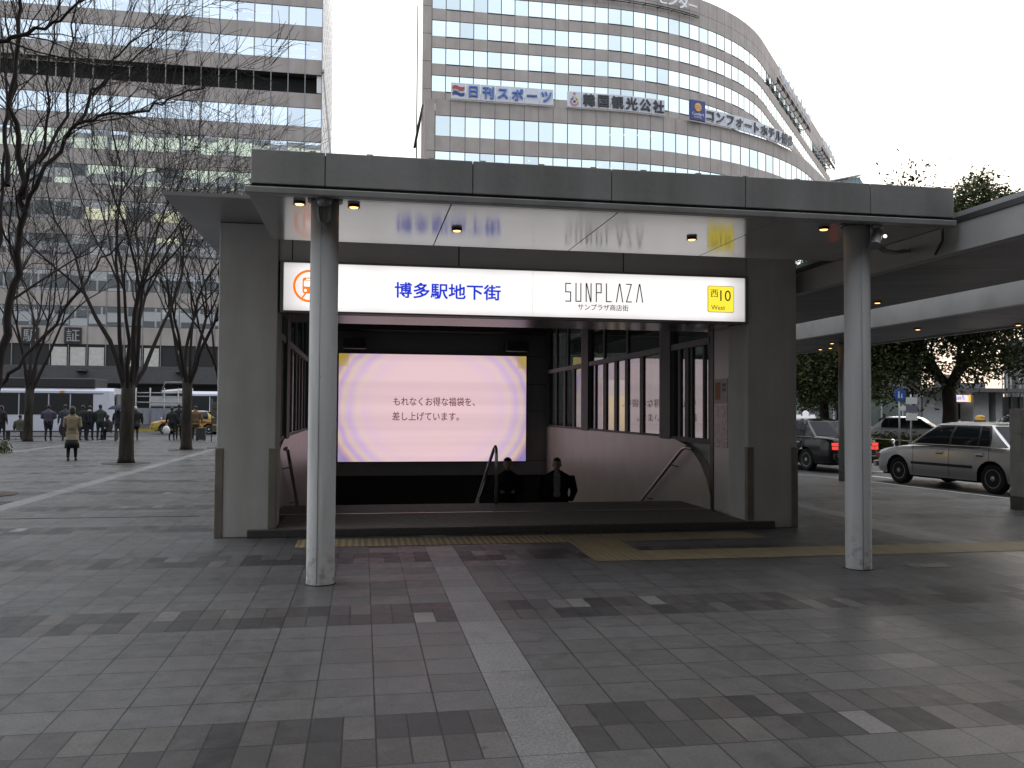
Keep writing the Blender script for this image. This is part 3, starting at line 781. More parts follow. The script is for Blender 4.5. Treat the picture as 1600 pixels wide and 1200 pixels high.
for x_, side in ((-.365,0),(5.0,1)):
    c_ = part(MB().lathe([(.131,0),(.131,.01),(.1275,.016),(.1275,3.53)], 36, (x_,8.02,0)), 'column', COLUMN, CN)
    sub(MB().tube([(x_-.028,7.895,3.52),(x_-.028,7.893,.02)], .0022, 4), 'seam', GREYMETAL, c_)
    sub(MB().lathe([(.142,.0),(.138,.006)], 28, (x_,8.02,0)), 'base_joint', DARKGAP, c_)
    sub(MB().lathe([(.16,3.50),(.16,3.535)], 24, (x_,8.02,0)), 'collar', DARKMETAL, c_)
    if not side:
        U_ = [(x_-.045,7.86,3.5),(x_-.05,7.86,3.36),(x_-.035,7.86,3.29),(x_,7.86,3.265),(x_+.035,7.86,3.29),(x_+.05,7.86,3.36),(x_+.045,7.86,3.5)]
        sub(MB().tube(U_, .011, 8), 'hoop', GREYMETAL, c_)
        sub(MB().lathe([(.05,3.42),(.075,3.5)], 16, (x_,7.87,0)), 'funnel', GREYMETAL, c_)
# recessed lamps of the canopy
def downlight(x, y, z, label, grp, r=.058):
    t = empty('downlight', (x,y,z), 0, label, 'ceiling lamp', grp)
    MB().lathe([(r*.85,.0),(r,-.006),(r,-.028),(r*.8,-.028),(r*.8,-.02)], 20).build('ring', LAMPRING, t)
    MB().lathe([(r*.78,-.021),(r*.6,-.032),(r*.01,-.037)], 20).build('lens', LAMP, t)
    return t
for u, v, lb in ((468,315,'warm round lamp in the canopy left of the left column'),(553,320,'warm round lamp in the canopy just right of the left column'),(714,357,'warm round lamp in the canopy above the blue characters'),(1081,371,'warm round lamp in the canopy above the yellow exit number'),(1287,355,'warm round lamp in the canopy left of the right column')):
    z_ = 3.55
    for _ in range(4):
        p = gnd(u, v, z_); z_ = sz(p.y)
    downlight(p.x, p.y, sz(p.y), lb, 'canopy lamps')
# floodlight and conduits beside the right column
fl = empty('floodlight', (5.12,7.88,3.48), 0, 'grey floodlight fixed high on the right round column', 'floodlight')
MB().lathe([(.05,.0),(.06,-.03),(.03,-.05)], 14, (.02,0,.02)).build('mount', GREYMETAL, fl)
b_ = MB().lathe([(.03,0),(.05,.03),(.055,.2),(.06,.21)], 16); o = b_.build('lamp_body', GREYMETAL, fl); o.rotation_euler = (RAD(20),RAD(205),0); o.location = (.03,0,-.03)
MB().ell((.085,-.035,-.1),(.018,.018,.018)).build('indicator', emissive('floodlight_glint', (1,.95,.85), 2), fl)  # glint put in as a small glowing bead on the lamp body
cd = empty('cable_conduit', (5.22,8.1,3.5), 0, 'pair of bent conduits running from the canopy to the walkway roof', 'conduit')
CONDUIT = plain('conduit_sleeve', (.20,.175,.15), .5, var=.2, scale=20)
pc_ = [at(u,v,Y) for u,v,Y in ((1366,352,8.10),(1367,372,8.12),(1372,386,8.16),(1382,393,8.25),(1396,396,8.38),(1414,393,8.55),(1430,390,8.75),(1437,388,8.9))]
for dx, dz in ((0,0),(.04,.0)):
    rel(MB().tube([(pc_[0].x+dx,pc_[0].y,3.53)]+[(p.x+dx*(1-i/8),p.y,p.z+dx*i/14) for i, p in enumerate(pc_)]+[(6.02,9.1,3.37)], .02, 8).build('pipe', CONDUIT), cd)
p0 = at(1472,357,7.95); pp = [(5.97,8.0,3.56),(5.97,8.0,3.40),(5.97,8.12,3.27)]
rel(MB().tube(pp, .014, 6).build('pipe', DARKMETAL), cd)

# ------------------------------------------------------------------ covered walkway on the right
WK = empty('covered_walkway', (8.8,14,0), 0, 'long low white edged walkway roof along the cab rank', 'walkway roof')
wy0, wy1 = -4., 25.
mb = MB(); mb.prism_x([(wy0,3.25),(wy1,3.25),(wy1,3.54),(wy0,3.54)], 6.0, 6.14)
part(mb, 'edge_fascia', WFASCIA, WK)
part(MB().box(5.985,6.25,wy0,wy1,3.542,3.60), 'coping', DARKMETAL, WK)
mb = MB()
for y_ in (4.1,12.6,20.8): mb.box(5.996,5.9995,y_,y_+.014,3.25,3.54)
part(mb, 'fascia_joint', DARKGAP, WK)
def slab(mb, x0, z0, x1, z1, y0, y1, t=.06, m=0):
    mb.add([(x0,y0,z0),(x1,y0,z1),(x1,y1,z1),(x0,y1,z0),(x0,y0,z0+t),(x1,y0,z1+t),(x1,y1,z1+t),(x0,y1,z0+t)],[(0,3,2,1),(4,5,6,7),(0,1,5,4),(1,2,6,5),(2,3,7,6),(3,0,4,7)], m)
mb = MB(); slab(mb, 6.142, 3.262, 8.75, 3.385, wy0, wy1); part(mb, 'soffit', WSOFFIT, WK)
mb = MB()
for y_ in range(-3, 25, 3): slab(mb, 6.145, 3.2605, 8.74, 3.3835, y_+.0, y_+.012, .001)
part(mb, 'soffit_joint', DARKGAP, WK)
part(MB().box(9.502,9.66,wy0,wy1,3.19,3.55), 'beam', WFASCIA, WK)
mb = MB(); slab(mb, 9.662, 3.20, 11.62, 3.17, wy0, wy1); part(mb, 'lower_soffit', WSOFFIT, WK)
part(MB().box(11.622,11.7,wy0,wy1,3.14,3.4), 'outer_fascia', WFASCIA, WK)
mb = MB(); slab(mb, 6.0, 3.604, 8.75, 3.58, wy0, wy1, .05); part(mb, 'roof', ROOFM, WK)
mb = MB(); slab(mb, 9.5, 3.555, 11.7, 3.56, wy0, wy1, .05); part(mb, 'roof', ROOFM, WK)
for y_ in (18.13,):
    part(MB().lathe([(.075,0),(.075,3.19)], 20, (10.9,y_,0)), 'column', COLUMN, WK)
part(MB().lathe([(.075,0),(.075,3.19)], 20, (10.9,-1.,0)), 'column', COLUMN, WK)
wl = [((1371,471),'on the dark soffit just right of the right column'),((1434,513),'nearest the tree trunk'),((1591,506),'at the far right edge of the photo'),((1300,535),'left of the right column, upper of two'),((1301,545),'left of the right column, lower of two'),((1318,543),'beside the slim far column')]
for (u,v), lb in wl:
    z_ = 3.3
    for _ in range(5):
        p = gnd(u,v,z_); z_ = (3.262+(p.x-6.142)*.158/3.358) if p.x < 9.5 else 3.20-(p.x-9.66)*.03/1.96
    p = gnd(u,v,z_)
    if p.x > 11.6: p = p + Vector((11.3-p.x,0,0))
    if 8.75 < p.x < 9.5: p.x = 8.6
    downlight(p.x, p.y, z_, 'warm walkway lamp '+lb, 'walkway lamps')
# cab rank totem
TM = empty('taxi_totem', (11.0,12.48,0), 0, 'grey stone clad totem with a black cab sign at the right edge', 'totem')
STONE = plain('totem_stone', (.40,.395,.375), .55, var=.12, scale=5)
p0 = gnd(1583,795); tx = p0.x-.02
rel(MB().bbox(tx,tx+.75,12.36,12.62,0,.21,.006,1).bbox(tx+.004,tx+.746,12.364,12.616,.215,.78,.006).bbox(tx+.004,tx+.746,12.364,12.616,.786,1.24,.006).bbox(tx,tx+.75,12.36,12.62,1.246,1.66,.006).build('body', [STONE, plain('totem_base', (.12,.115,.11), .6)]), TM)
pl = rel(MB().box(tx+.10,tx+.64,12.35,12.3595,1.33,1.6).build('sign_plate', flat('sign_plate_black', (.015,.015,.016), .4)), TM)
WL = flat('white_letters', (.7,.7,.7), .5)
t = text('TAXI', .13, WL, pl, 'lettering', (tx+.37,12.348,1.53), width=.46, extrude=.001, bold=.003)
# small car pictogram below
mb = MB(); x0 = tx+.16
mb.prism_y([(x0,1.37),(x0+.2,1.37),(x0+.2,1.41),(x0+.165,1.42),(x0+.14,1.455),(x0+.06,1.455),(x0+.03,1.42),(x0,1.41)], 12.345, 12.349)
mb.build('cab_pictogram', WL, pl)
# ------------------------------------------------------------------ office buildings
CONC = MT('tan_panel'); _n = CONC.noise(.6, 4); _s = CONC.noise(1.2, 3, stretch=(1,1,.12))
_c = CONC.ramp(_n, [(.3, (.37,.325,.303)), (.7, (.43,.383,.36))])
_c = CONC.mix(.6, _c, CONC.ramp(_s, [(.35, (.86,.85,.84)), (.6, (1.04,1.04,1.04))]), 'MULTIPLY')
CONC.col(_c).set(rough=.7, spec=.3); CONC = CONC.m
JOINT = flat('panel_gap', (.05,.048,.048), .8)
GLASS = window_glass('office_glass', (.86,.94,1.0), .84, (.5,.55,.6), .004)
GLASS2 = window_glass('green_glass', (.87,.97,.98), .86, (.5,.55,.55), .004)
BARS = flat('mullion_metal', (.15,.15,.15), .4, .5)
OFFICE = plain('office_interior', (.10,.105,.10), .8, var=.2, scale=.5)
OLAMP = emissive('office_lamp', (1., .97, .9), 9.)
OPENF = flat('open_floor_dark', (.012,.012,.012), .9)

def window_mesh(w, h, glass, name):
    mb = MB()
    mb.box(-w/2,w/2,-.0,.03,0,h,0)
    t = .02
    mb.box(-w/2,-w/2+t,-.03,-.002,0,h,1).box(w/2-t,w/2,-.03,-.002,0,h,1).box(-w/2+t,w/2-t,-.03,-.002,0,t,1).box(-w/2+t,w/2-t,-.03,-.002,h-t,h,1)
    return mb
BLIND = plain('pale_blind', (.5,.49,.46), .8, var=.1)
_gl = {}
def window_set(w, h, glass, nm, tint):
    if nm not in _gl: _gl[nm] = [glass, window_glass(nm, tuple(q*.93 for q in tint), .80, (.55,.58,.6), .006), window_glass(nm, tuple(q*.86 for q in tint), .74, (.6,.62,.62), .01), window_glass(nm, tuple(q*.97 for q in tint), .74, (.75,.75,.75), .004)]
    r_ = []
    for k, g in enumerate(_gl[nm]):
        mb = window_mesh(w, h, g, 'window')
        if k == 3: mb.box(-w/2+.04,w/2-.04,.08,.09,h*.35,h,2)
        if k == 2: mb.box(-w/2+.04,-w/2+.04+w*.3,.08,.09,0,h,2)
        r_.append(mb.mesh('window', [g, BARS, BLIND]))
    return r_
# ---- straight office block on the left
LB = empty('office_block', (-28,85,0), 0, 'long tan office block with rows of mirrored windows behind the bare trees', 'office building')
LX, LY, LP, FH, WH = -4.33, 85., 1.618, 3.333, 1.88
tops = [40.94+FH*k for k in (3,2,1)]+[40.94-FH*k for k in range(0,10)]
NC = 29
wall = MB()
zs_ = sorted(tops)
bands = []
lo = 7.38
for tp in zs_:
    b = tp-WH
    bands.append((lo, b)); lo = tp
bands.append((lo, lo+2.6))
for (b0, b1) in bands:
    wall = MB()
    for i in range(NC):
        x1 = LX-i*LP; x0 = x1-LP
        wall.box(x0+.03,x1-.03,LY,LY+.12,b0+.012,b1-.012)
    part(wall, 'spandrel', CONC, LB)
bk = MB().box(LX-NC*LP,LX-.02,LY+7,LY+7.2,0,54)
for (b0, b1) in bands: bk.box(LX-NC*LP,LX-.02,LY+.125,LY+6.9,b0+.05,b1-.12)
part(bk, 'floor_structure', OFFICE, LB)
for (b0, b1) in bands: part(MB().box(LX-NC*LP,LX-.01,LY+.05,LY+.124,b0,b1), 'joint', JOINT, LB)
for i in range(NC+1):
    x_ = LX-i*LP; part(MB().box(x_-.035,x_+.035,LY-.05,LY+.16,5.,54), 'mullion', GREYMETAL, LB)
part(MB().box(LX-NC*LP,LX-.05,LY+.9,LY+1.,32.45,34.1).box(LX-NC*LP,LX-.05,LY+.1,LY+.6,32.46,32.52), 'open_floor', OPENF, LB)
wm = window_set(LP-.07, WH-.03, GLASS, 'office_glass', (.86,.94,1.0))
cells = []
for tp in tops:
    if abs(tp-(40.94-FH*2)) < .1: continue
    for i in range(NC): cells.append((tp, i))
def put_windows(cells, wms, place, root, nshow, order):
    cells = sorted(cells, key=order); pick = lambda c: wms[(0,0,0,1,0,1,0,3,1,0,2,0)[random.Random(int(c[0]*10)*13+c[1]*101).randrange(12)]]
    wm = wms[0]
    for c in cells[:nshow]:
        o = bpy.data.objects.new('window', pick(c)); link(o, root)
        o.matrix_world = place(c); o.matrix_parent_inverse = Matrix.Translation(-Vector(root.location)); o.matrix_basis = place(c)
    rest = MB()
    allm = []
    for q in wms:
        for m_ in q.materials:
            if m_ not in allm: allm.append(m_)
    for c in cells[nshow:]:
        wm = pick(c); vs = [v.co.copy() for v in wm.vertices]; fs = [list(p.vertices) for p in wm.polygons]; ms = [allm.index(wm.materials[p.material_index]) for p in wm.polygons]
        P_ = place(c); n = len(rest.v)
        rest.v += [tuple(P_ @ v) for v in vs]
        for f, m_ in zip(fs, ms): rest.f.append([i+n for i in f]); rest.m.append(m_); rest.sm.append(False)
    if rest.v:
        o = rest.build('window', allm, None); rel(o, root); tag(o, kind='stuff')
wr = random.Random(3)
def lplace(c):
    tp, i = c; r2 = random.Random(int(tp*100)*77+i)
    return Matrix.Translation((LX-(i+.5)*LP, LY+.06, tp-WH+.015)) @ Matrix.Rotation(r2.gauss(0,.0035),4,'Z') @ Matrix.Rotation(r2.gauss(0,.003),4,'X')
put_windows(cells, wm, lplace, LB, 100, lambda c: (0 if 21 < c[0] < 45 else 1, c[1]))
lm = MB(); r3 = random.Random(5)
for tp in tops:
    for run in range(9):
        i0 = r3.randrange(0, NC-5); 
        for rowd in (1.6, 3.4):
            if r3.random() < .7:
                for i in range(r3.randrange(2,5)):
                    x_ = LX-(i0+i+.5)*LP; lm.box(x_-.5,x_+.5,LY+rowd,LY+rowd+.14,tp-.16,tp-.12)
o = part(lm, 'office_lamp', OLAMP, LB); tag(o, kind='stuff')
# side face, ground floor, awning
SIDEP = plain('overexposed_side', (.9,.89,.88), .5, var=.05);  # side face painted near white: overexposure put into its colour
part(MB().box(LX-.5,LX,LY+.2,LY+26,0,57), 'side_wall', SIDEP, LB)
sw = MB()
for zz in [20+1.67*k for k in range(22)]:
    for yy in range(1, 13): sw.box(LX+.001,LX+.02,LY+yy*2,LY+yy*2+.55,zz,zz+.5)
o = part(sw, 'side_window', GREYMETAL, LB); tag(o, kind='stuff')
part(MB().box(LX-NC*LP,LX,LY-3.2,LY+.0,5.0,5.25).box(LX-NC*LP,LX,LY-3.2,LY-3.0,3.7,4.99).box(LX-NC*LP,LX,LY-2.9,LY+.3,3.6,3.69), 'awning', plain('awning_grey', (.08,.08,.085), .5), LB)
for k in range(11): part(MB().prism_x([(LY-3.21,4.6),(LY-3.21,4.9),(LY-4.0,4.75)], LX-4-k*4.2, LX-3.2-k*4.2), 'awning_lamp', DARKMETAL, LB)
part(MB().box(LX-NC*LP,LX-.1,LY+.3,LY+.5,0,3.59), 'shop_front', flat('shop_dark', (.03,.03,.033), .3), LB)
CURT = plain('curtain_cloth', (.55,.54,.5), .8, var=.15, scale=3)
for k in range(NC):
    x1 = LX-k*LP
    if k in (9,10,12,13,14,3,4): part(MB().box(x1-LP+.15,x1-.15,LY+.02,LY+.06,5.3,7.1), 'curtain', CURT, LB)
part(MB().box(LX-NC*LP,LX-.1,LY+.1,LY+.2,5.26,7.38), 'first_floor_glass', flat('dim_glass', (.035,.037,.04), .15), LB)
# dark square character plates on the spandrel
PLATE = flat('plate_dark', (.03,.03,.032), .4); PALE = flat('plate_character', (.36,.36,.36), .5)
for ch, u in (('駅',47),('証',114)):
    p = at(u, 524, LY-.1); pp = rel(MB().box(p.x-.75,p.x+.75,LY-.12,LY-.055,p.z-.75,p.z+.75).build('name_plate', PLATE), LB)
    text(ch, 1.25, PALE, pp, 'lettering', (p.x,LY-.125,p.z), extrude=.01)
# leaning pole beside the block's corner
pl_ = empty('leaning_pole', (-4.22,84.0,33.6), 0, 'pale thin pole slanting from the corner of the tan office block', 'pole')
rel(MB().tube([(-4.2,84.6,34.5),(-3.3,84,25.5),(-2.4,83.4,17.)], .09, 8).build('pole', GREYMETAL), pl_)
rel(MB().tube([(-4.22,84.62,34.3),(-4.22,84.62,34.7)], .14, 8).build('bracket', GREYMETAL), pl_)

# ---- curved building in the middle
class Path:
    def __init__(s, xs, X0, R, phi, Y, off=0): s.xs, s.X0, s.R, s.phi, s.Y, s.off = xs, X0, R, phi, Y, off
    def __call__(s, a, off=0.):
        L1 = s.X0-s.xs; L2 = s.R*s.phi
        if a < L1: x, y, t = s.xs+a, s.Y, 0.
        elif a < L1+L2: t = (a-L1)/s.R; x, y = s.X0+s.R*sin(t), s.Y+s.R*(1-cos(t))
        else: t = s.phi; b = a-L1-L2; x, y = s.X0+s.R*sin(t)+b*cos(t), s.Y+s.R*(1-cos(t))+b*sin(t)
        return Vector((x+off*sin(t), y-off*cos(t), 0)), t
    def find(s, u, z, a0=0, a1=130):
        best = None
        for k in range(1300):
            a = a0+(a1-a0)*k/1300; p, t = s(a); d = Vector((p.x,p.y,z))-CAMO
            uu = 800+FPX*d.dot(_R)/d.dot(_F)
            if best is None or abs(uu-u) < best[0]: best = (abs(uu-u), a)
            if uu > u and abs(uu-u) < 40 and best[0] < 1.5: break
        return best[1]
MBL = empty('curved_office_building', (30,105,0), 0, 'tan office building with a curved front and mirrored windows above the canopy', 'office building')
PITCH_ = 1.695
TW = Path(6.6, 28.79, 36.65, .8876, 102.); PD = Path(6.53, 26.72, 47.53, .8288, 95.)
T_END = (28.79-6.6)+36.65*.8876+61.6; P_END = (26.72-6.53)+47.53*.8288+13.2
def facade(path, a_start, a_end, bands, name, root, mat, dep=.12):
    n = int((a_end-a_start)/PITCH_)
    for (z0, z1) in bands:
        mb = MB()
        for i in range(n):
            a0, a1 = a_start+i*PITCH_, a_start+(i+1)*PITCH_
            (p, t), (q, t2) = path(a0+.025), path(a1-.025)
            (pi_, _), (qi, _) = path(a0+.025, -dep), path(a1-.025, -dep)
            vs = [(p.x,p.y,z0),(q.x,q.y,z0),(qi.x,qi.y,z0),(pi_.x,pi_.y,z0),(p.x,p.y,z1),(q.x,q.y,z1),(qi.x,qi.y,z1),(pi_.x,pi_.y,z1)]
            mb.add(vs, [(0,3,2,1),(4,5,6,7),(0,1,5,4),(1,2,6,5),(2,3,7,6),(3,0,4,7)])
        part(mb, name, mat, root)
    # continuous dark backing shows in the joints
    for (z0, z1) in bands:
        jb = MB(); st_ = [path(a_start+i*PITCH_, -.06)[0] for i in range(n+1)]
        for p, q in zip(st_[:-1], st_[1:]): jb.quad((p.x,p.y,z0-.03),(q.x,q.y,z0-.03),(q.x,q.y,z1+.03),(p.x,p.y,z1+.03))
        part(jb, 'joint', JOINT, root)
    return n
TT = [51.94-3.37*k for k in range(0,6)]; TWH = 1.96
tb = [(53.66,55.66),(51.97,53.62)]+[(TT[k+1]+.03,TT[k]-TWH-.02) for k in range(5)]+[(20.,TT[5]-TWH-.02)]
nT = facade(TW, 1.1, T_END, tb, 'tower_spandrel', MBL, CONC)
PT = [34.55,30.5,26.45,22.4,18.35]; PWH = 2.32
pb = [(34.58,36.35)]+[(PT[k+1]+.03,PT[k]-PWH-.02) for k in range(4)]+[(0,PT[4]-PWH-.02)]
nP = facade(PD, 1.09, P_END, pb, 'podium_spandrel', MBL, CONC)
# corner strips and flank walls, roofs, backing
mb = MB()
for k in range(8): mb.box(6.6,7.66,102.,102.2,53.62-3.37*k-3.35,53.62-3.37*k-.03)
mb.box(6.6,7.66,102,102.2,53.66,55.66)
part(mb, 'corner_strip', CONC, MBL)
mb = MB()
for z0, z1 in ((30.55,36.35),(24,30.5)): mb.box(6.53,7.58,95.,95.2,z0,z1)
part(mb, 'corner_strip', CONC, MBL)
def solid(path, a_end, inset, z0, z1, depth_y, mats, name):
    pts = []
    k = 0; N = 40
    for i in range(N+1):
        p, _ = path(a_end*i/N, -inset); pts.append((p.x,p.y))
    last = pts[-1]; pts += [(last[0]-8, last[1]+14), (depth_y-119, depth_y)] if depth_y > 110 else [(last[0]-8, last[1]+14), (6.7, depth_y)]
    mb = MB(); mb.prism(pts, z0, z1); return part(mb, name, mats, MBL)
solid(TW, T_END, .45, 0, 55.5, 135, CONC, 'tower_body')
solid(PD, P_END, 3.2, 0, 36.2, 101.5, OFFICE, 'podium_body')
mb = MB(); mb.box(6.5,6.62,95.05,102,0,36.34); part(mb, 'podium_flank', CONC, MBL)
tpan = window_set(PITCH_-.06, TWH-.02, GLASS2, 'green_glass', (.87,.97,.98))
ppan = window_set(PITCH_-.06, PWH-.02, GLASS2, 'green_glass', (.87,.97,.98))
def wplace(path, a0, h):
    def f(c):
        tp, i = c; r2 = random.Random(int(tp*100)*31+i*7); p, t = path(a0+(i+.5)*PITCH_, -.045)
        return Matrix.Translation((p.x,p.y,tp-h)) @ Matrix.Rotation(t+r2.gauss(0,.002),4,'Z') @ Matrix.Rotation(r2.gauss(0,.0015),4,'X')
    return f
put_windows([(z_, i) for z_ in TT for i in range(nT)], tpan, wplace(TW, 1.1, TWH), MBL, 68, lambda c: (c[1]//17, -c[0]))
put_windows([(z_, i) for z_ in PT for i in range(nP)], ppan, wplace(PD, 1.09, PWH), MBL, 32, lambda c: (0 if c[0] > 31 else 1, c[1]))
# open vent sashes (dark lower edges) and inside lamps of the podium
sh = MB()
for i in range(1, nT):
    if (i % 3) != 0 and i < 34:
        for z_ in TT:
            p, t = TW(1.1+i*PITCH_+.05, .02); q, _ = TW(1.1+(i+1)*PITCH_-.05, .02)
            sh.quad((p.x,p.y,z_-TWH-.10),(q.x,q.y,z_-TWH-.10),(q.x,q.y,z_-TWH+.03),(p.x,p.y,z_-TWH+.03))
o = part(sh, 'sash_edge', DARKGAP, MBL); tag(o, kind='stuff')
lm = MB()
for (i, z_) in ((0,30.5),(1,30.5),(6,30.5),(7,30.5),(10,30.5),(11,34.55),(12,34.55),(13,34.55),(14,34.55),(11,30.5),(4,30.5)):
    x_ = 7.6+(i+.5)*PITCH_
    for d in (.6,1.5): lm.box(x_-.07,x_+.07,95.2+d,95.2+d+.7,z_-.2,z_-.16)
part(lm, 'office_lamp', OLAMP, MBL)
# mast and rolled banner at its left corner
ms_ = empty('lightning_mast', (5.85,100,0), 0, 'thin dark mast with a slanted rolled banner left of the curved building', 'mast')
rel(MB().tube([(5.85,100,0),(5.85,100,49.2)], [.11,.06], 8).build('mast', DARKMETAL), ms_)
rel(MB().tube([(6.55,100,37.4),(6.1,100,34.9),(5.6,100,32.2)], [.12,.17,.14], 8).build('banner_roll', flat('banner_dark', (.04,.035,.033), .8)), ms_)

# ---- signs on the curved building
SP = plain('sign_sheet', (.62,.64,.70), .4, var=.04)
SBL = flat('sign_letter_blue', (.07,.16,.50), .4); SDK = flat('sign_letter_dark', (.035,.037,.045), .4); SRED = flat('sign_red', (.45,.05,.06), .4); SNV = flat('sign_navy', (.03,.045,.20), .35); SWH = flat('sign_letter_white', (.75,.76,.78), .4); SYE = flat('sign_gold', (.75,.45,.12), .4)
def roof_letters(root, chars, path, a0, a1, z0, z1, off, mat, size, panel=True, edge=None, dsl=0.):
    n = len(chars); st = (a1-a0)/n
    for i, ch in enumerate(chars):
        p, t = path(a0+(i+.5)*st, off); zm = (z0+z1)/2+dsl*i
        if panel:
            pb_ = MB().bbox(-st/2+.02,st/2-.02,0,.12,-(z1-z0)/2,(z1-z0)/2,.02)
            o = pb_.build('panel', SP, None); rel(o, root); o.location = (p.x,p.y,zm); o.rotation_euler = (0,0,t)
        if isinstance(ch, str):
            if edge is not None:
                tt = text(ch, size*1.06, edge, None, 'lettering', (p.x+.03*sin(t)+.07,p.y-.03*cos(t),zm-.07), (pi/2,0,t), extrude=.03, bold=.03*size); rel(tt, root)
            tt = text(ch, size, mat, None, 'lettering', (p.x+.10*sin(t),p.y-.10*cos(t),zm), (pi/2,0,t), extrude=.05, bold=.022*size); rel(tt, root)
        else: ch(root, p, t, zm, st, z1-z0)
def wave_logo(root, p, t, zm, w, h):
    for zc, m_ in ((.34,SRED),(-.34,SNV)):
        mb = MB(); N = 10; hh = .17*h/1.7
        up = [(-.68+1.36*k/N, zc+.09*sin(k/N*2*pi)+hh) for k in range(N+1)]; dn = [(-.68+1.36*k/N, zc+.09*sin(k/N*2*pi)-hh) for k in range(N+1)]
        for k in range(N): mb.add([(dn[k][0],-.05,dn[k][1]),(dn[k+1][0],-.05,dn[k+1][1]),(up[k+1][0],-.05,up[k+1][1]),(up[k][0],-.05,up[k][1])],[(0,1,2,3)])
        o = rel(mb.build('emblem', m_), root); o.location = (p.x,p.y,zm); o.rotation_euler = (0,0,t)
    tt = text('日刊スポーツ', .22, SDK, None, 'lettering', (p.x,p.y-.06,zm), (pi/2,0,t), width=1.2, extrude=.01); rel(tt, root)
def dancer_logo(root, p, t, zm, w, h):
    PIN, GRN, PUR = flat('emblem_pink', (.55,.2,.22), .4), flat('emblem_yellow', (.6,.55,.15), .4), flat('emblem_purple', (.35,.25,.4), .4)
    for (cx, cz, r0, q0, q1, th, m_) in ((0,-.25,.42,-2.9,-.2,.2,PIN),(0,-.25,.42,-.2,.9,.2,GRN),(0,-.25,.42,2.2,3.4,.2,PUR),(-.45,.25,.3,-1.2,.4,.16,PUR),(.45,.25,.3,2.7,4.3,.16,GRN)):
        mb = MB(); N = 9
        for k in range(N):
            a, b = q0+(q1-q0)*k/N, q0+(q1-q0)*(k+1)/N
            mb.add([(cx+r_*cos(q), -.05, cz+r_*sin(q)) for r_, q in ((r0-th/2,a),(r0+th/2,a),(r0+th/2,b),(r0-th/2,b))], [(0,1,2,3)])
        o = rel(mb.build('emblem', m_), root); o.location = (p.x,p.y,zm); o.rotation_euler = (0,0,t)
    o = rel(MB().lathe([(.15,-.06),(.15,-.04)], 14, (0,0,.68), 'y').build('emblem', PIN), root); o.location = (p.x,p.y,zm)
    o = rel(MB().lathe([(.15,-.06),(.15,-.04)], 14, (0,0,-.25), 'y').build('emblem', SDK), root); o.location = (p.x,p.y,zm)
def apos(u, z=37.2): return PD.find(u, z)
s1 = empty('rooftop_sign', (14,94.6,36.4), 0, 'row of white panels with blue characters on the podium roof, red and navy wave first', 'sign', 'signs on the podium roof')
roof_letters(s1, [wave_logo]+list('日刊スポーツ'), PD, apos(704), apos(864), 36.42, 38.25, .35, SBL, 1.42)
s2 = empty('rooftop_sign', (24,94.6,36.4), 0, 'row of white panels with black characters and a dancer emblem on the podium roof', 'sign', 'signs on the podium roof')
roof_letters(s2, [dancer_logo]+list('韓国観光公社'), PD, apos(885), apos(1037), 36.4, 38.2, .35, SDK, 1.5)
s3 = empty('rooftop_sign', (38,97,36.4), 0, 'curved strip of outlined dark characters beside a navy square on the podium roof', 'sign', 'signs on the podium roof')
aq0, aq1 = apos(1074), apos(1097)
def navy(root, p, t, zm, w, h):
    o = rel(MB().bbox(-w/2,w/2,-.1,.15,-h/2,h/2,.06).build('square', SNV), root); o.location = (p.x,p.y,zm); o.rotation_euler = (0,0,t)
    o2 = MB().lathe([(.5,-.14),(.5,-.11)], 22, (.0,0,.38), 'y').build('emblem', SYE, o)
    for k in range(3): MB().box(-.45,.45,-.155,-.142,.12+k*.2,.17+k*.2).build('emblem', SRED, o)
    text('Comfort', .5, SWH, o, 'lettering', (0,-.12,-.45), width=1.7, extrude=.01)
    text('HOTEL', .28, SWH, o, 'lettering', (0,-.12,-.83), width=1.1, extrude=.01)
roof_letters(s3, [navy], PD, aq0, aq1, 36.3, 38.75, .55, SNV, 1, panel=False)
roof_letters(s3, list('コンフォートホテル博多'), PD, aq1+.05, apos(1234), 36.35, 38.05, .4, SDK, 1.5, True, SWH)
s4 = empty('tower_roof_sign', (34,101,54), 0, 'white three dimensional characters on a dark frame at the top edge of the tower', 'sign')
ta0, ta1 = TW.find(1022, 54), TW.find(1084, 54)
roof_letters(s4, list('センター'), TW, ta0, ta1, 53.0, 54.95, .6, SWH, 1.75, panel=False)
mb = MB()
for k in range(24):
    a_ = ta0-18+(ta1-ta0+18.5)*k/24; (p, t), (q, _) = TW(a_, .45), TW(a_+(ta1-ta0+18.5)/24, .45)
    for zz in (52.75,53.0): mb.tube([(p.x,p.y,zz),(q.x,q.y,zz)], .07, 5)
    if k % 2 == 0: p2, _ = TW(a_, 0); mb.tube([(p.x,p.y,52.9),(p2.x,p2.y,52.9)], .06, 5)
rel(mb.build('frame', DARKMETAL), s4)
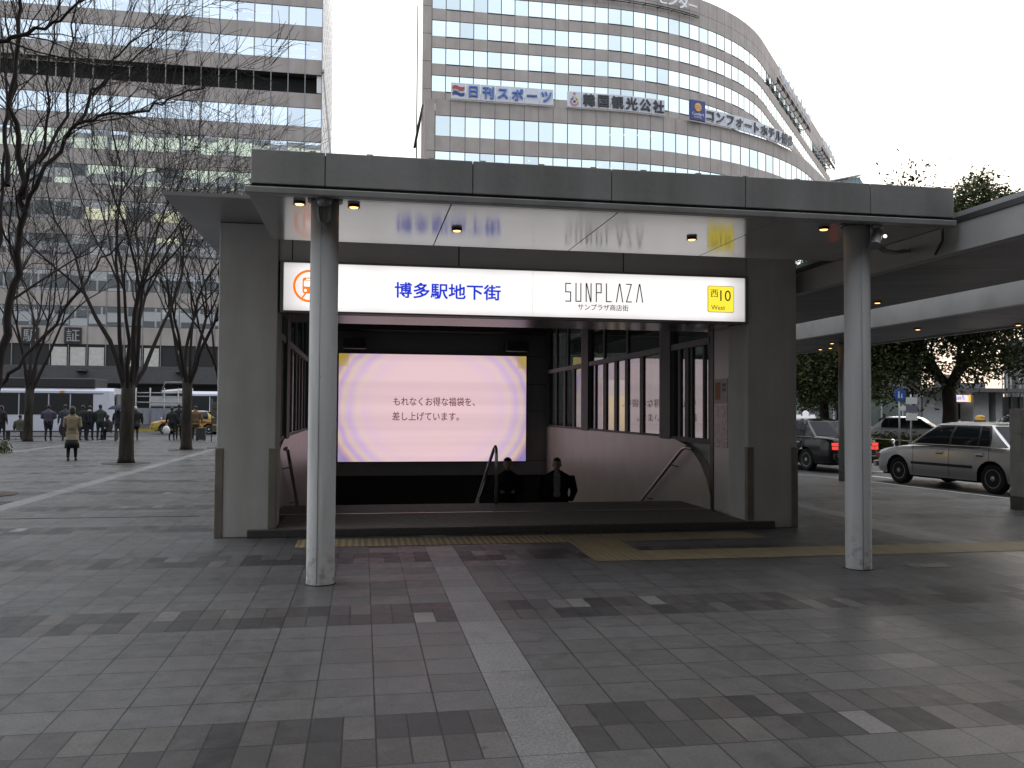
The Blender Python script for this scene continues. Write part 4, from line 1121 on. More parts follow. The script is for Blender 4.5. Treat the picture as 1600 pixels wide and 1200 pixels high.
for nm, u0, u1, lab in (('e', 1206, 1259, 'long row of upright sign letters seen edge on along the tower flank'), ('f', 1277, 1298, 'short far row of sign letters seen edge on near the tower end')):
    sg = empty('flank_sign', (60,125,53), 0, lab, 'sign', 'signs on the tower flank')
    a0, a1 = TW.find(u0, 53), TW.find(u1, 53) if u1 < 1297 else T_END-1
    n_ = max(6, int((a1-a0)/3.1)); fr = MB(); lt = MB(); rr = random.Random(len(lab))
    for k in range(n_):
        a_ = a0+(a1-a0)*(k+.5)/n_; (p, t), (p1, _), (p2, _) = TW(a_, .9), TW(a_-.9, .95), TW(a_+.9, .95)
        h_ = 2.0+rr.random()*.5
        lt = MB()
        for (aa, w_) in ((p1,.12),(p2,.12),(p,.14)):
            lt.box(aa.x-w_/2,aa.x+w_/2,aa.y-w_/2,aa.y+w_/2,52.2+rr.random()*.9,52.4+h_*(.6+.5*rr.random()))
        a1_, a2_ = (p1.x,p1.y,52.75), (p2.x,p2.y,52.75); lt.tube([a1_,a2_], .1, 5); rel(lt.build('letter_plate', SWH), sg)
        i_, _ = TW(a_, .05); fr.tube([(i_.x,i_.y,51.7),(p.x,p.y,52.1)], .08, 5)
    for zz in (51.7,52.1):
        for k in range(n_):
            (p, _), (q, _) = TW(a0+(a1-a0)*k/n_, .8), TW(a0+(a1-a0)*(k+1)/n_, .8); fr.tube([(p.x,p.y,zz),(q.x,q.y,zz)], .12, 5)
    rel(fr.build('frame', DARKMETAL), sg)

# ---- glass topped building far right, station building behind the viewer (seen in the windows)
gb = empty('glass_roofed_building', (116,190,0), 0, 'distant greenish glass building top just above the canopy edge', 'building')
TEAL = plain('teal_glass', (.16,.25,.26), .15, var=.1, scale=.3)
mb = MB().prism_y([(104,0),(121,0),(121,56.5),(119.2,59.),(104,55.5)], 190, 206); rel(mb.build('wall', TEAL), gb)
mb = MB()
for k in range(14): mb.box(105+k*1.1,105.12+k*1.1,189.9,189.99,0,55.8+k*.26)
rel(mb.build('mullion', GREYMETAL), gb)
rel(MB().add([(103.5,189.5,55.6),(119.4,189.5,59.3),(119.4,206.5,59.3),(103.5,206.5,55.6),(103.5,189.5,55.9),(119.4,189.5,59.6),(119.4,206.5,59.6),(103.5,206.5,55.9)],[(0,3,2,1),(4,5,6,7),(0,1,5,4),(1,2,6,5),(2,3,7,6),(3,0,4,7)]).build('roof', GREYMETAL), gb)
st = empty('station_building', (0,-22,0), 0, 'huge station block facing the plaza, seen mirrored in the lower office windows', 'station')
STW = plain('station_wall', (.30,.30,.31), .5, var=.1, scale=.2); LIT = emissive('station_window_light', (.80,.86,.68), 1.0); LIT2 = emissive('station_window_warm', (.95,.86,.55), .85)
rel(MB().box(-150,170,-48,-22,0,60.3).build('wall', STW), st)
w1, w2, w3 = MB(), MB(), MB(); r4 = random.Random(11)
DIMW = flat('station_glass', (.06,.065,.07), .2)
for k in range(1, 12):
    z0 = 5.*k+1.2
    for i in range(64):
        x0 = -148+i*4.95; q_ = r4.random(); tgt = (w1 if q_ < .8 else w3) if z0 > 43 else ((w2 if q_ < .35 else w3) if z0 > 33 else (w2 if q_ < .07 else w3))
        tgt.box(x0,x0+4.5,-21.99,-21.9,z0,z0+2.9)
rel(MB().box(-5.5,44,-21.98,5.2,7.6,8.6).build('added_shade_slab', STW), st)  # unseen slab added overhead to darken the near paving
for w_, m_ in ((w1,LIT),(w2,LIT2),(w3,DIMW)): o = rel(w_.build('window', m_), st); tag(o, kind='stuff')

# ------------------------------------------------------------------ trees
BARK = plain('zelkova_bark', (.030,.025,.021), .85, var=.5, scale=9, spec=.15, stretch=(1,1,.25))
TWIG = plain('twig_bark', (.030,.026,.024), .85, var=.2, scale=4, spec=.15)
def frame_of(d):
    a = d.cross(Vector((0,0,1)))
    if a.length < .01: a = d.cross(Vector((1,0,0)))
    a.normalize(); return a, d.cross(a)
def grow(mb, p, d, L, r, lev, rg, maxlev, up=.10, spread=.42):
    n = 5 if lev < 2 else (4 if lev < 4 else 3); segs = 4 if lev < 3 else 3
    pts = [p.copy()]; rad = [r]; q = p.copy(); dd = d.copy()
    for i in range(segs):
        a, b = frame_of(dd); w_ = .10+.03*lev
        dd = (dd + a*rg.gauss(0,w_) + b*rg.gauss(0,w_) + Vector((0,0,up*.35))).normalized()
        q = q + dd*(L/segs); pts.append(q.copy()); rad.append(r*(1-.42*(i+1)/segs))
    mb.tube(pts, rad, n, cap=False)
    if lev >= maxlev: return
    kids = 2 if rg.random() < .6 else 3
    az = rg.random()*2*pi
    for k in range(kids):
        a, b = frame_of(dd); s_ = spread*(.55+rg.random()*.8)
        if k == 0: s_ *= .45
        q_ = az+2*pi*k/kids+rg.gauss(0,.4)
        nd = (dd*cos(s_)+(a*cos(q_)+b*sin(q_))*sin(s_)+Vector((0,0,up))).normalized()
        grow(mb, q, nd, L*(.66+rg.random()*.24), max(.006, rad[-1]*(.92 if k == 0 else .72)), lev+1, rg, maxlev, up*.9, spread)
    # side shoots along the branch
    for k in range(rg.choice((1,1,1,2)) if lev >= 1 else 0):
        i = rg.randrange(1, len(pts)-1); a, b = frame_of(dd); q_ = rg.random()*2*pi; s_ = spread*(1.1+rg.random()*.5)
        nd = (dd*cos(s_)+(a*cos(q_)+b*sin(q_))*sin(s_)+Vector((0,0,up))).normalized()
        grow(mb, pts[i], nd, L*.6, max(.005, rad[i]*.45), lev+2, rg, maxlev, up, spread)
def zelkova(loc, h, tr, fork, seed, label, nl=6, maxlev=5, lean=(0,0), sp=.36, limb=None, grp='bare trees on the plaza'):
    rg = random.Random(seed)
    root = empty('zelkova_tree', loc, 0, label, 'tree', grp)
    t = MB(); tp = [(0,0,-.05),(0,0,.15),(lean[0]*.4,lean[1]*.4,fork*.5),(lean[0],lean[1],fork)]
    t.tube(tp, [tr*1.35,tr*1.08,tr*.92,tr*.95], 14, cap=True); t.build('trunk', BARK, root)
    c = MB(); top = Vector(tp[-1])
    for k in range(nl):
        q = 2*pi*(k+.3*rg.random())/nl; s_ = sp*(.35+.8*rg.random())
        d = Vector((cos(q)*sin(s_), sin(q)*sin(s_), cos(s_)))
        grow(c, top-Vector((0,0,.25))+Vector((cos(q),sin(q),0))*tr*.45, d, (h-fork)*(.30+.05*rg.random()), tr*(.33+.15*rg.random()), 0, rg, maxlev)
    if limb:
        for pts, r0 in limb:
            pts = [Vector(p) for p in pts]; n_ = len(pts)
            # smooth the guide limb with a spline
            sm = []
            for i in range(n_-1):
                p0, p1, p2, p3 = pts[max(0,i-1)], pts[i], pts[i+1], pts[min(n_-1,i+2)]
                for s_ in range(4):
                    tt = s_/4; sm.append(.5*((2*p1)+(p2-p0)*tt+(2*p0-5*p1+4*p2-p3)*tt*tt+(3*p1-p0-3*p2+p3)*tt**3))
            sm.append(pts[-1]); N = len(sm); rad = [r0*(1-.72*i/(N-1)) for i in range(N)]
            for i in range(1, N-1): sm[i] = sm[i]+Vector((rg.gauss(0,.03),rg.gauss(0,.05),rg.gauss(0,.03)))
            c.tube(sm, rad, 6, cap=False)
            for i in range(int(N*.3), N):
                for _ in range(1):
                    d = (sm[min(i+1,N-1)]-sm[i-1]).normalized(); a, b = frame_of(d); q_ = rg.random()*2*pi; s_ = .35+.4*rg.random()
                    nd = (d*cos(s_)+(a*cos(q_)+b*sin(q_))*sin(s_)+Vector((0,0,.12))).normalized()
                    grow(c, sm[i], nd, .7+.9*rg.random()*(1.2-i/N), max(.007, rad[i]*.42), 4 if rg.random() < .6 else 3, rg, 5, .1, .4)
    c.build('crown', TWIG, root)
    pit = MB().lathe([(tr*3.4,.002),(tr*3.4,.012)], 18, loc); tag(pit.build('tree_pit', SOIL), kind='structure')
    return root
def px3(us, Y, dy=0, base=(0,0,0)):
    r_ = []
    for i, (u, v) in enumerate(us):
        p = at(u, v, Y+dy*i); r_.append((p.x-base[0], p.y-base[1], p.z-base[2]))
    return r_
bA = (-6.72,16.78,0)
limbA = [(px3([(-24,690),(-6,600),(12,500),(26,400),(36,310),(27,215),(22,120),(30,10),(40,-60)],16.78,-.05,bA), .085),
 (px3([(36,312),(58,255),(72,190),(76,110),(92,20),(105,-60)],16.5,.1,bA), .036),
 (px3([(34,330),(66,275),(98,222),(125,192),(170,180),(228,172),(280,150),(316,133)],16.5,-.1,bA), .045),
 (px3([(98,222),(135,165),(178,98),(228,48),(266,8)],16.2,.15,bA), .028),
 (px3([(-24,650),(4,596),(52,545),(112,468),(152,415),(196,376),(240,330)],17.,.25,bA), .042),
 (px3([(-26,600),(-8,450),(4,300),(12,160),(2,40)],17.2,.2,bA), .045),
 (px3([(-30,90),(0,66),(45,52),(95,30),(150,-12)],15.6,-.1,bA), .05),
 (px3([(12,290),(10,200),(25,110),(8,20)],17.6,.1,bA), .05),
 (px3([(60,255),(110,150),(112,60),(130,-20)],16.7,.15,bA), .035),
 (px3([(125,192),(160,130),(220,85),(280,25)],16.1,.1,bA), .026)]
zelkova(bA, 9., .17, 1.9, 21, 'large bare tree at the left edge with long arching limbs', 0, 4, limb=limbA, sp=.5)
g_ = gnd(197,724); zelkova((g_.x,g_.y,0), 11.3, .19, 2.3, 4, 'tall bare tree behind the woman in the beige coat', 8, 5, (.02,0), .42)
g_ = gnd(291,703); zelkova((g_.x,g_.y,0), 10.8, .19, 2.7, 9, 'bare tree standing next to the left pier', 7, 5, (0,0), .36)
g_ = gnd(43,690); zelkova((g_.x,g_.y,0), 12., .19, 2.5, 13, 'bare tree beside the bench in front of the bus', 6, 5, (.05,0), .36)
g_ = gnd(346,700); zelkova((g_.x,g_.y,0), 10.6, .17, 2.6, 17, 'bare tree half hidden behind the left pier', 7, 5, (0,0), .4)
# evergreen trees
def leafmat(name, a, b):
    m = MT(name); n = m.noise(3.2, 2); m.col(m.ramp(n, [(.3, a), (.7, b)])).set(rough=.55, spec=.15); return m.m
LEAFM = leafmat('camphor_leaf', (.034,.048,.018), (.075,.092,.035))
LEAFH = leafmat('hedge_leaf', (.05,.062,.015), (.12,.13,.035))
EBARK = plain('camphor_bark', (.035,.029,.024), .85, var=.4, scale=10)
def leaf(mb, p, s, rg):
    a = Vector((rg.gauss(0,1),rg.gauss(0,1),rg.gauss(0,.8))).normalized(); b = a.cross(Vector((rg.gauss(0,1),rg.gauss(0,1),rg.gauss(0,1)))).normalized()
    a = a*s; b = b*s*.42; n = len(mb.v)
    mb.v += [tuple(p-a), tuple(p+b), tuple(p+a), tuple(p-b)]; mb.f.append([n,n+1,n+2,n+3]); mb.m.append(0); mb.sm.append(False)
def evergreen(loc, h, tr, fork, spread, seed, label, nleaf=9000, ls=.13, limbs=None, extra=()):
    rg = random.Random(seed); root = empty('camphor_tree', loc, 0, label, 'tree', 'leafy trees beyond the cab rank')
    t = MB(); t.tube([(0,0,-.2),(0,0,.4),(.06,0,fork*.6),(0,.03,fork)], [tr*1.4,tr*1.05,tr*.9,tr*.85], 12)
    tips = []
    top = Vector((0,0,fork))
    def br(p, d, L, r, lev):
        pts = [p]; q = p.copy(); dd = d.copy()
        for i in range(4):
            a, b = frame_of(dd); dd = (dd+a*rg.gauss(0,.22)+b*rg.gauss(0,.22)+Vector((0,0,.05))).normalized(); q = q+dd*(L/4); pts.append(q.copy())
            if lev >= 1: tips.append((q.copy(), lev))
        t.tube(pts, [r*(1-.6*i/4) for i in range(5)], 5 if lev else 7, cap=False)
        if lev >= 3: return
        for k in range(3):
            a, b = frame_of(dd); s_ = .35+.5*rg.random(); q_ = rg.random()*2*pi
            br(q, (dd*cos(s_)+(a*cos(q_)+b*sin(q_))*sin(s_)).normalized(), L*(.55+.2*rg.random()), max(.012, r*.38), lev+1)
        i = rg.randrange(1,4); a, b = frame_of(dd); q_ = rg.random()*2*pi
        br(pts[i], (dd*.6+(a*cos(q_)+b*sin(q_))*.8).normalized(), L*.5, max(.01, r*.35), lev+1)
    nl = limbs or 6
    for k in range(nl):
        q_ = 2*pi*(k+.4*rg.random())/nl; s_ = .35+.75*rg.random()
        br(top-Vector((0,0,.3*rg.random())), Vector((cos(q_)*sin(s_)*spread, sin(q_)*sin(s_)*spread, cos(s_))).normalized(), (h-fork)*(.36+.12*rg.random()), tr*.5, 0)
    t.build('trunk', EBARK, root)
    lf = MB()
    clumps = [(p, .25+.42*rg.random()) for p, l in tips if rg.random() < .8]
    clumps += [(Vector(p), s_) for p, s_ in extra]*2
    for _ in range(nleaf):
        p, s_ = clumps[rg.randrange(len(clumps))]
        leaf(lf, p+Vector((rg.gauss(0,s_),rg.gauss(0,s_),rg.gauss(0,s_*.7)-.08)), ls*(.55+.7*rg.random()), rg)
    lf.build('crown', LEAFM, root); return root
def clump_px(us, Y, base, s_):
    r_ = []
    for (u, v) in us:
        p = at(u, v, Y+rnd.uniform(-1.2,1.2)); r_.append(((p.x-base[0], p.y-base[1], p.z-base[2]), s_))
    return r_
g_ = gnd(1483,705); b_ = (g_.x,g_.y,-.1)
ex_ = clump_px([(1495,318),(1512,298),(1530,283),(1548,300),(1560,315),(1535,322),(1515,330),(1490,345),(1575,318),(1545,345),(1505,350),(1490,358),(1480,368),(1520,352),(1538,338),(1560,330),(1500,335)]*7, g_.y, b_, .34)
ex_ += clump_px([(1370,560),(1385,585),(1400,560),(1415,590),(1430,565),(1445,590),(1380,610),(1400,605),(1425,608),(1450,560),(1460,575),(1390,545),(1420,540),(1450,540),(1375,590),(1440,605)]*2, g_.y, b_, .5)
ex_ += clump_px([(1500,545),(1520,590),(1545,580),(1560,570),(1540,550),(1505,600),(1530,560)], g_.y, b_, .3)
evergreen(b_, 11.0, .30, 2.9, 1.25, 5, 'big leafy tree with a dark trunk behind the silver cab', 90000, .10, 8, ex_)
g_ = gnd(1287,700); b_ = (g_.x,g_.y,-.1)
ex_ = clump_px([(1255,565),(1275,560),(1300,560),(1262,590),(1285,585),(1305,590),(1255,612),(1272,615),(1295,612),(1310,575),(1245,580),(1250,600)], g_.y, b_, .5)
evergreen(b_, 7.2, .22, 2.4, 1.3, 8, 'leafy tree behind the black cab', 45000, .10, 6, ex_)
g_ = gnd(1372,690,-.1); b_ = (g_.x,g_.y+4,-.1)
evergreen(b_, 8.0, .22, 2.5, 1.3, 12, 'leafy tree behind the right round column', 45000, .10, 7)
g_ = gnd(1612,690,-.1); b_ = (g_.x,g_.y-8,-.1)
ex_ = clump_px([(1580,535),(1595,545),(1570,528),(1590,560),(1598,580)], b_[1], b_, .35)
evergreen(b_, 8.5, .26, 2.6, 1.2, 15, 'leafy tree hanging in from the right edge', 30000, .075, 7, ex_)
# hedge with a pale rail, small bush
hx, hy = gnd(1375,703,-.1), gnd(1442,709,-.1)
hd = empty('clipped_hedge', ((hx.x+hy.x)/2,(hx.y+hy.y)/2,-.1), 0, 'low clipped hedge between the black and white cabs', 'hedge')
mb = MB(); rg = random.Random(2); d = Vector((hy.x-hx.x,hy.y-hx.y,0)); L_ = d.length; d.normalize(); nn = Vector((-d.y,d.x,0))
for _ in range(5200):
    a_ = rg.uniform(-1.2,L_+2.5); w_ = rg.uniform(-.6,.6); z_ = rg.uniform(0,.55)+rg.random()**4*.3
    p = Vector((hx.x,hx.y,-.1))+d*a_+nn*w_+Vector((0,0,z_)); leaf(mb, p, .075*(.6+.8*rg.random()), rg)
rel(mb.build('foliage', LEAFH), hd)
mb = MB(); a_, b_ = Vector((hx.x,hx.y,.42))-d*1.2-nn*.68, Vector((hx.x,hx.y,.42))+d*(L_+2.5)-nn*.68; mb.tube([a_,b_], .025, 6)
for k in range(5): q = a_+(b_-a_)*k/4; mb.tube([q,(q.x,q.y,-.1)], .02, 6)
rel(mb.build('rail', plain('hedge_rail', (.5,.47,.3), .5)), hd)
p = gnd(2,708); bu = empty('small_bush', (p.x-.35,p.y,0), 0, 'small green bush at the left edge of the plaza', 'bush')
mb = MB()
for _ in range(700): leaf(mb, Vector((rg.gauss(0,.28),rg.gauss(0,.28),abs(rg.gauss(0,.22)))), .07, rg)
mb.build('foliage', LEAFM, bu); mb = MB()
for k in range(7): mb.tube([(0,0,0),(rg.gauss(0,.2),rg.gauss(0,.2),.4)], .01, 5)
mb.build('stem', TWIG, bu)
# ------------------------------------------------------------------ vehicles
TYRE = plain('tyre_rubber', (.018,.018,.018), .8, var=.2); RIM = plain('wheel_rim', (.5,.505,.51), .4, .5, var=.1)
CHROME = flat('chrome', (.7,.7,.7), .15, 1.); CARGLASS = MT('car_glass'); CARGLASS.col((.012,.015,.017)).set(rough=.05, spec=.3); CARGLASS = CARGLASS.m
SCREENG = MT('windscreen_glass'); SCREENG.col((.016,.021,.028)).set(rough=.06, spec=.06); SCREENG = SCREENG.m
TRIM = flat('black_trim', (.012,.012,.012), .5); UNDER = flat('underbody', (.008,.008,.008), .9)
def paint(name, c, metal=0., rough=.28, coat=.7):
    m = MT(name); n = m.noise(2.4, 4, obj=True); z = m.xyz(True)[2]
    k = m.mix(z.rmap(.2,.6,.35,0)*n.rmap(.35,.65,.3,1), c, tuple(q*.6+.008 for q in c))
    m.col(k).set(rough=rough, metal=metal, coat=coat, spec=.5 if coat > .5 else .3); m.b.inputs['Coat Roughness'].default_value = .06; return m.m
TAILR = emissive('tail_lamp_lit', (1.,.06,.04), .95); TAILD = flat('tail_lamp_off', (.25,.01,.01), .2); HEADL = flat('head_lamp', (.6,.6,.6), .1); AMBER = flat('amber_lens', (.5,.15,.02), .25)
def interp(pts, x):
    for (a, b), (c, d) in zip(pts[:-1], pts[1:]):
        if (a-x)*(c-x) <= 0 and a != c: return b+(d-b)*(x-a)/(c-a)
    return pts[0][1] if abs(x-pts[0][0]) < abs(x-pts[-1][0]) else pts[-1][1]
def sedan(label, loc, ang, pmat, roofmat=None, lit=False, lamp='oval', lampcol=None, stripe=None, group='cabs at the rank', plate=None, lampname='TAXI'):
    """x forward, y left; front axle at x=0, rear axle at -2.68"""
    root = empty('taxi_car', loc, ang, label, 'taxi', group)
    WB, AR, WR = -2.68, .375, .315
    top = [(.84,.50),(.83,.66),(.78,.735),(.5,.815),(.0,.89),(-.42,.945),(-1.,.975),(-2.9,.99),(-3.1,.995),(-3.6,.965),(-3.76,.93),(-3.82,.80),(-3.83,.5)]
    hw = [(.84,.66),(.72,.76),(.4,.82),(0,.845),(-1.3,.85),(-2.7,.845),(-3.4,.82),(-3.7,.78),(-3.83,.70)]
    xs = sorted(set([.84,.835,.81,.76,.7,.6]+[.5-.035*k for k in range(29)]+[-.5-.15*k for k in range(12)]+[WB+.5-.035*k for k in range(30)]+[-3.3,-3.4,-3.5,-3.6,-3.68,-3.74,-3.79,-3.815,-3.83]), reverse=True)
    def zb(x):
        z = .24 if -3.5 < x < .55 else .26+.0*x
        for c in (0, WB):
            if abs(x-c) < AR: z = max(z, WR+sqrt(AR*AR-(x-c)**2)-.0)
        return z
    mb = MB(); NZ = 10; cols = []
    for x_ in xs:
        w_, z1, z0 = interp(hw, x_), interp(top, x_), zb(x_); z0 = min(z0, z1-.05); colv = []
        for j in range(NZ+1):
            z_ = z0+(z1-z0)*j/NZ
            y_ = w_*(1-.045*((z_-.55)/.42)**2) - (.035 if z_ > z1-.02 else (.012 if z_ > z1-.07 else 0)) - (.02 if z_ < .34 else 0)
            colv.append((x_, y_, z_))
        for f in (.75,.45,.15,): colv.append((x_, colv[-1][1]*f/.97 if f > .7 else w_*f, z1+.018*(1-f)))
        cols.append(colv)
    n = len(cols[0])
    for s_ in (1,-1):
        b0 = len(mb.v)
        for c in cols: mb.v += [(p[0],p[1]*s_,p[2]) for p in c]
        for i in range(len(cols)-1):
            for j in range(n-1):
                q = [b0+i*n+j, b0+(i+1)*n+j, b0+(i+1)*n+j+1, b0+i*n+j+1]
                if s_ > 0: q.reverse()
                mb.f.append(q); mb.m.append(0); mb.sm.append(True)
    for i in range(len(cols)-1):                         # centre strip of bonnet and boot
        a, b = cols[i][-1], cols[i+1][-1]; mb.quad((a[0],a[1],a[2]),(a[0],-a[1],a[2]),(b[0],-b[1],b[2]),(b[0],b[1],b[2]))
    for ci, c in ((0,cols[0]),(-1,cols[-1])):
        for j in range(n-1):
            a, b = c[j], c[j+1]; q = [(a[0],a[1],a[2]),(a[0],-a[1],a[2]),(b[0],-b[1],b[2]),(b[0],b[1],b[2])]
            if ci == 0: q.reverse()
            mb.quad(*q)
    body = mb.build('body', [pmat], root)
    MB().box(-3.6,.6,-.72,.72,.2,.42).box(-2.25,-.45,-.78,.78,.2,.5).build('underbody', UNDER, root)
    # cabin
    B = [(-.36,.80),(-3.08,.80)]; T = [(-1.08,.60),(-2.46,.605)]; zB, zT = .965, 1.44
    def cabp(x_, t, s_):                                  # x on belt fraction, t height 0..1
        fx, rx = B[0][0]+(T[0][0]-B[0][0])*t, B[1][0]+(T[1][0]-B[1][0])*t
        xx = fx+(rx-fx)*x_; yy = (B[0][1]+(T[0][1]-B[0][1])*t)+.035*sin(pi*t)
        return Vector((xx, yy*s_*(1-.04*(2*x_-1)**4), zB+(zT-zB)*t))
    mb = MB(); NX, NT = 14, 5
    for s_ in (1,-1):
        b0 = len(mb.v)
        for i in range(NX+1):
            for j in range(NT+1): mb.v.append(tuple(cabp(i/NX, j/NT, s_)))
        for i in range(NX):
            for j in range(NT):
                q = [b0+i*(NT+1)+j, b0+i*(NT+1)+j+1, b0+(i+1)*(NT+1)+j+1, b0+(i+1)*(NT+1)+j]
                if s_ < 0: q.reverse()
                mb.f.append(q); mb.m.append(0); mb.sm.append(True)
    for xf_ in (0,1):
        for j in range(NT):
            a, b, c, d = cabp(xf_,j/NT,1), cabp(xf_,j/NT,-1), cabp(xf_,(j+1)/NT,-1), cabp(xf_,(j+1)/NT,1)
            ctr = Vector((.09 if xf_ == 0 else -.09,0,0)); ma, mb_ = (a+b)/2+ctr*(1-.2*j/NT), (c+d)/2+ctr*(1-.2*(j+1)/NT)
            for q in ([a,ma,mb_,d],[ma,b,c,mb_]):
                if xf_ == 1: q = q[::-1]
                mb.add([tuple(k) for k in q], [(0,1,2,3)], 0, True)
    cabin = mb.build('cabin', [pmat], root)
    mb = MB(); N = 6                                        # roof skin with a crown
    g = [[None]*(N+1) for _ in range(NX+1)]
    for i in range(NX+1):
        a, b = cabp(i/NX,1,1), cabp(i/NX,1,-1)
        for j in range(N+1):
            f = j/N; p = a+(b-a)*f; p.z += .055*(1-(2*f-1)**4)*(1-(2*i/NX-1)**6*.75); 
            if i == 0: p.x += .075*(1-(2*f-1)**2)
            if i == NX: p.x -= .075*(1-(2*f-1)**2)
            g[i][j] = p
    for i in range(NX):
        for j in range(N): mb.add([tuple(g[i][j]),tuple(g[i+1][j]),tuple(g[i+1][j+1]),tuple(g[i][j+1])], [(3,2,1,0)] if False else [(0,1,2,3)], 0, True)
    mb.build('roof', [roofmat or pmat], root)
    def pane(name, pts, s_, mat, off, par):
        mb = MB(); A_, B_, C_, D_ = [Vector(q) for q in pts]; NU, NV = 8, 6; b0 = 0
        for i in range(NU+1):
            for j in range(NV+1):
                u_, v_ = i/NU, j/NV; q = (A_.lerp(B_,u_)).lerp(D_.lerp(C_,u_), v_); p = cabp(q.x, q.y, s_)
                mb.v.append((p.x, p.y+off*s_, p.z+off*.4))
        for i in range(NU):
            for j in range(NV):
                f = [i*(NV+1)+j, i*(NV+1)+j+1, (i+1)*(NV+1)+j+1, (i+1)*(NV+1)+j]
                if s_ < 0: f.reverse()
                mb.f.append(f); mb.m.append(0); mb.sm.append(True)
        return mb.build(name, mat, par)
    def xat(X_, t): fx, rx = B[0][0]+(T[0][0]-B[0][0])*t, B[1][0]+(T[1][0]-B[1][0])*t; return (X_-fx)/(rx-fx)
    for s_ in (1,-1):
        fro = [(.055,.06),(xat(-1.52,.06),.06),(xat(-1.56,.9),.9),(.055,.9)]
        rea = [(xat(-1.60,.06),.06),(xat(-2.58,.06),.06),(xat(-2.46,.9),.9),(xat(-1.63,.9),.9)]
        pane('window_surround', [(.03,.03),(xat(-2.63,.03),.03),(xat(-2.5,.95),.95),(.03,.95)], s_, TRIM, .004, root)
        pane('side_window', fro, s_, CARGLASS, .008, root); o = pane('side_window', rea, s_, CARGLASS, .008, root)
        pane('quarter_bar', [(xat(-2.30,.06),.06),(xat(-2.34,.06),.06),(xat(-2.29,.9),.9),(xat(-2.25,.9),.9)], s_, TRIM, .011, o)
        for x_ in (-.50,-1.56,-2.62):                        # door gaps
            g_ = MB(); z0 = .30 if x_ > -2.4 else .66
            yy = lambda z: interp(hw,x_)*(1-.045*((z-.55)/.42)**2)+.002
            zz = [z0+(.95-z0)*k/6 for k in range(7)]
            for k in range(6): g_.quad((x_-.006,yy(zz[k])*s_,zz[k]),(x_+.006,yy(zz[k])*s_,zz[k]),(x_+.006,yy(zz[k+1])*s_,zz[k+1]),(x_-.006,yy(zz[k+1])*s_,zz[k+1]))
            g_.build('door_gap', TRIM, root)
        for x_ in (-1.30,-2.40):
            y_ = .845*s_; MB().box(x_-.1,x_+.1,min(y_,y_+.03*s_),max(y_,y_+.03*s_),.80,.835).box(x_-.09,x_+.09,min(y_,y_+.008*s_),max(y_,y_+.008*s_),.765,.79,1).build('door_handle', [CHROME,TRIM], root)
        mb = MB(); y_ = .852*s_; mb.box(-2.2,-.46,min(y_-.01*s_,y_+.012*s_),max(y_-.01*s_,y_+.012*s_),.50,.56); mb.build('side_moulding', TRIM, root)
        mb = MB(); mb.box(-3.0,-.36,min(.80*s_,.838*s_),max(.80*s_,.838*s_),.968,.982); mb.build('belt_trim', CHROME, root)
        if stripe:
            y_ = .853*s_; mb = MB(); mb.box(-3.2,.2,min(y_-.02*s_,y_),max(y_-.02*s_,y_),.70,.80); mb.build('stripe', stripe, root)
        # wheels
        for x_ in (0, WB):
            w_ = empty_child('wheel', root, (x_,.70*s_,WR))
            MB().lathe([(.20,-.095),(.29,-.10),(WR,-.075),(WR,.075),(.29,.10),(.20,.095)], 28, axis='y').build('tyre', TYRE, w_)
            r_ = MB(); yo = .085*s_
            r_.lathe([(.205,yo-.03),(.205,yo+.008),(.185,yo+.012),(.18,yo-.03)], 24, axis='y')
            r_.lathe([(.185,yo-.035),(.06,yo-.025),(.055,yo+.012),(.002,yo+.014)], 20, axis='y')
            for k in range(5):
                q = 2*pi*k/5; c_, sn = cos(q), sin(q); st_ = len(r_.v)
                r_.box(.04,.19,yo-.02,yo+.006,-.035,.035)
                for i in range(st_, len(r_.v)): X_, Y_, Z_ = r_.v[i]; r_.v[i] = (X_*c_-Z_*sn, Y_, X_*sn+Z_*c_)
            r_.build('rim', RIM, w_)
            MB().lathe([(.20,yo-.05),(.01,yo-.05)], 16, axis='y').build('brake', UNDER, w_)
        # lamps
        mb = MB(); mb.box(.70,.835,min(.42*s_,.70*s_),max(.42*s_,.70*s_),.58,.70); mb.build('headlight', HEADL, root)
        mb = MB(); mb.box(.60,.79,min(.72*s_,.772*s_),max(.72*s_,.772*s_),.58,.69); mb.build('indicator', AMBER, root)
        mb = MB(); mb.bbox(-3.845,-3.72,min(.50*s_,.745*s_),max(.50*s_,.745*s_),.64,.73,.012).bbox(-3.84,-3.72,min(.54*s_,.745*s_),max(.54*s_,.745*s_),.745,.83,.012); mb.build('tail_light', TAILR if lit else TAILD, root)
        if lit:
            mb = MB(); mb.box(-3.849,-3.8451,min(.48*s_,.76*s_),max(.48*s_,.76*s_),.731,.744).box(-3.849,-3.8451,min(.60*s_,.61*s_),max(.60*s_,.61*s_),.64,.73); mb.build('lamp_divider', TRIM, root)
        # fender mirror
        mr_ = MB(); mr_.tube([(.18,.74*s_,.86),(.20,.77*s_,.97)], .012, 6).ell((.20,.78*s_,1.0),(.035,.06,.05)); mr_.build('fender_mirror', CHROME if not lit else TRIM, root)
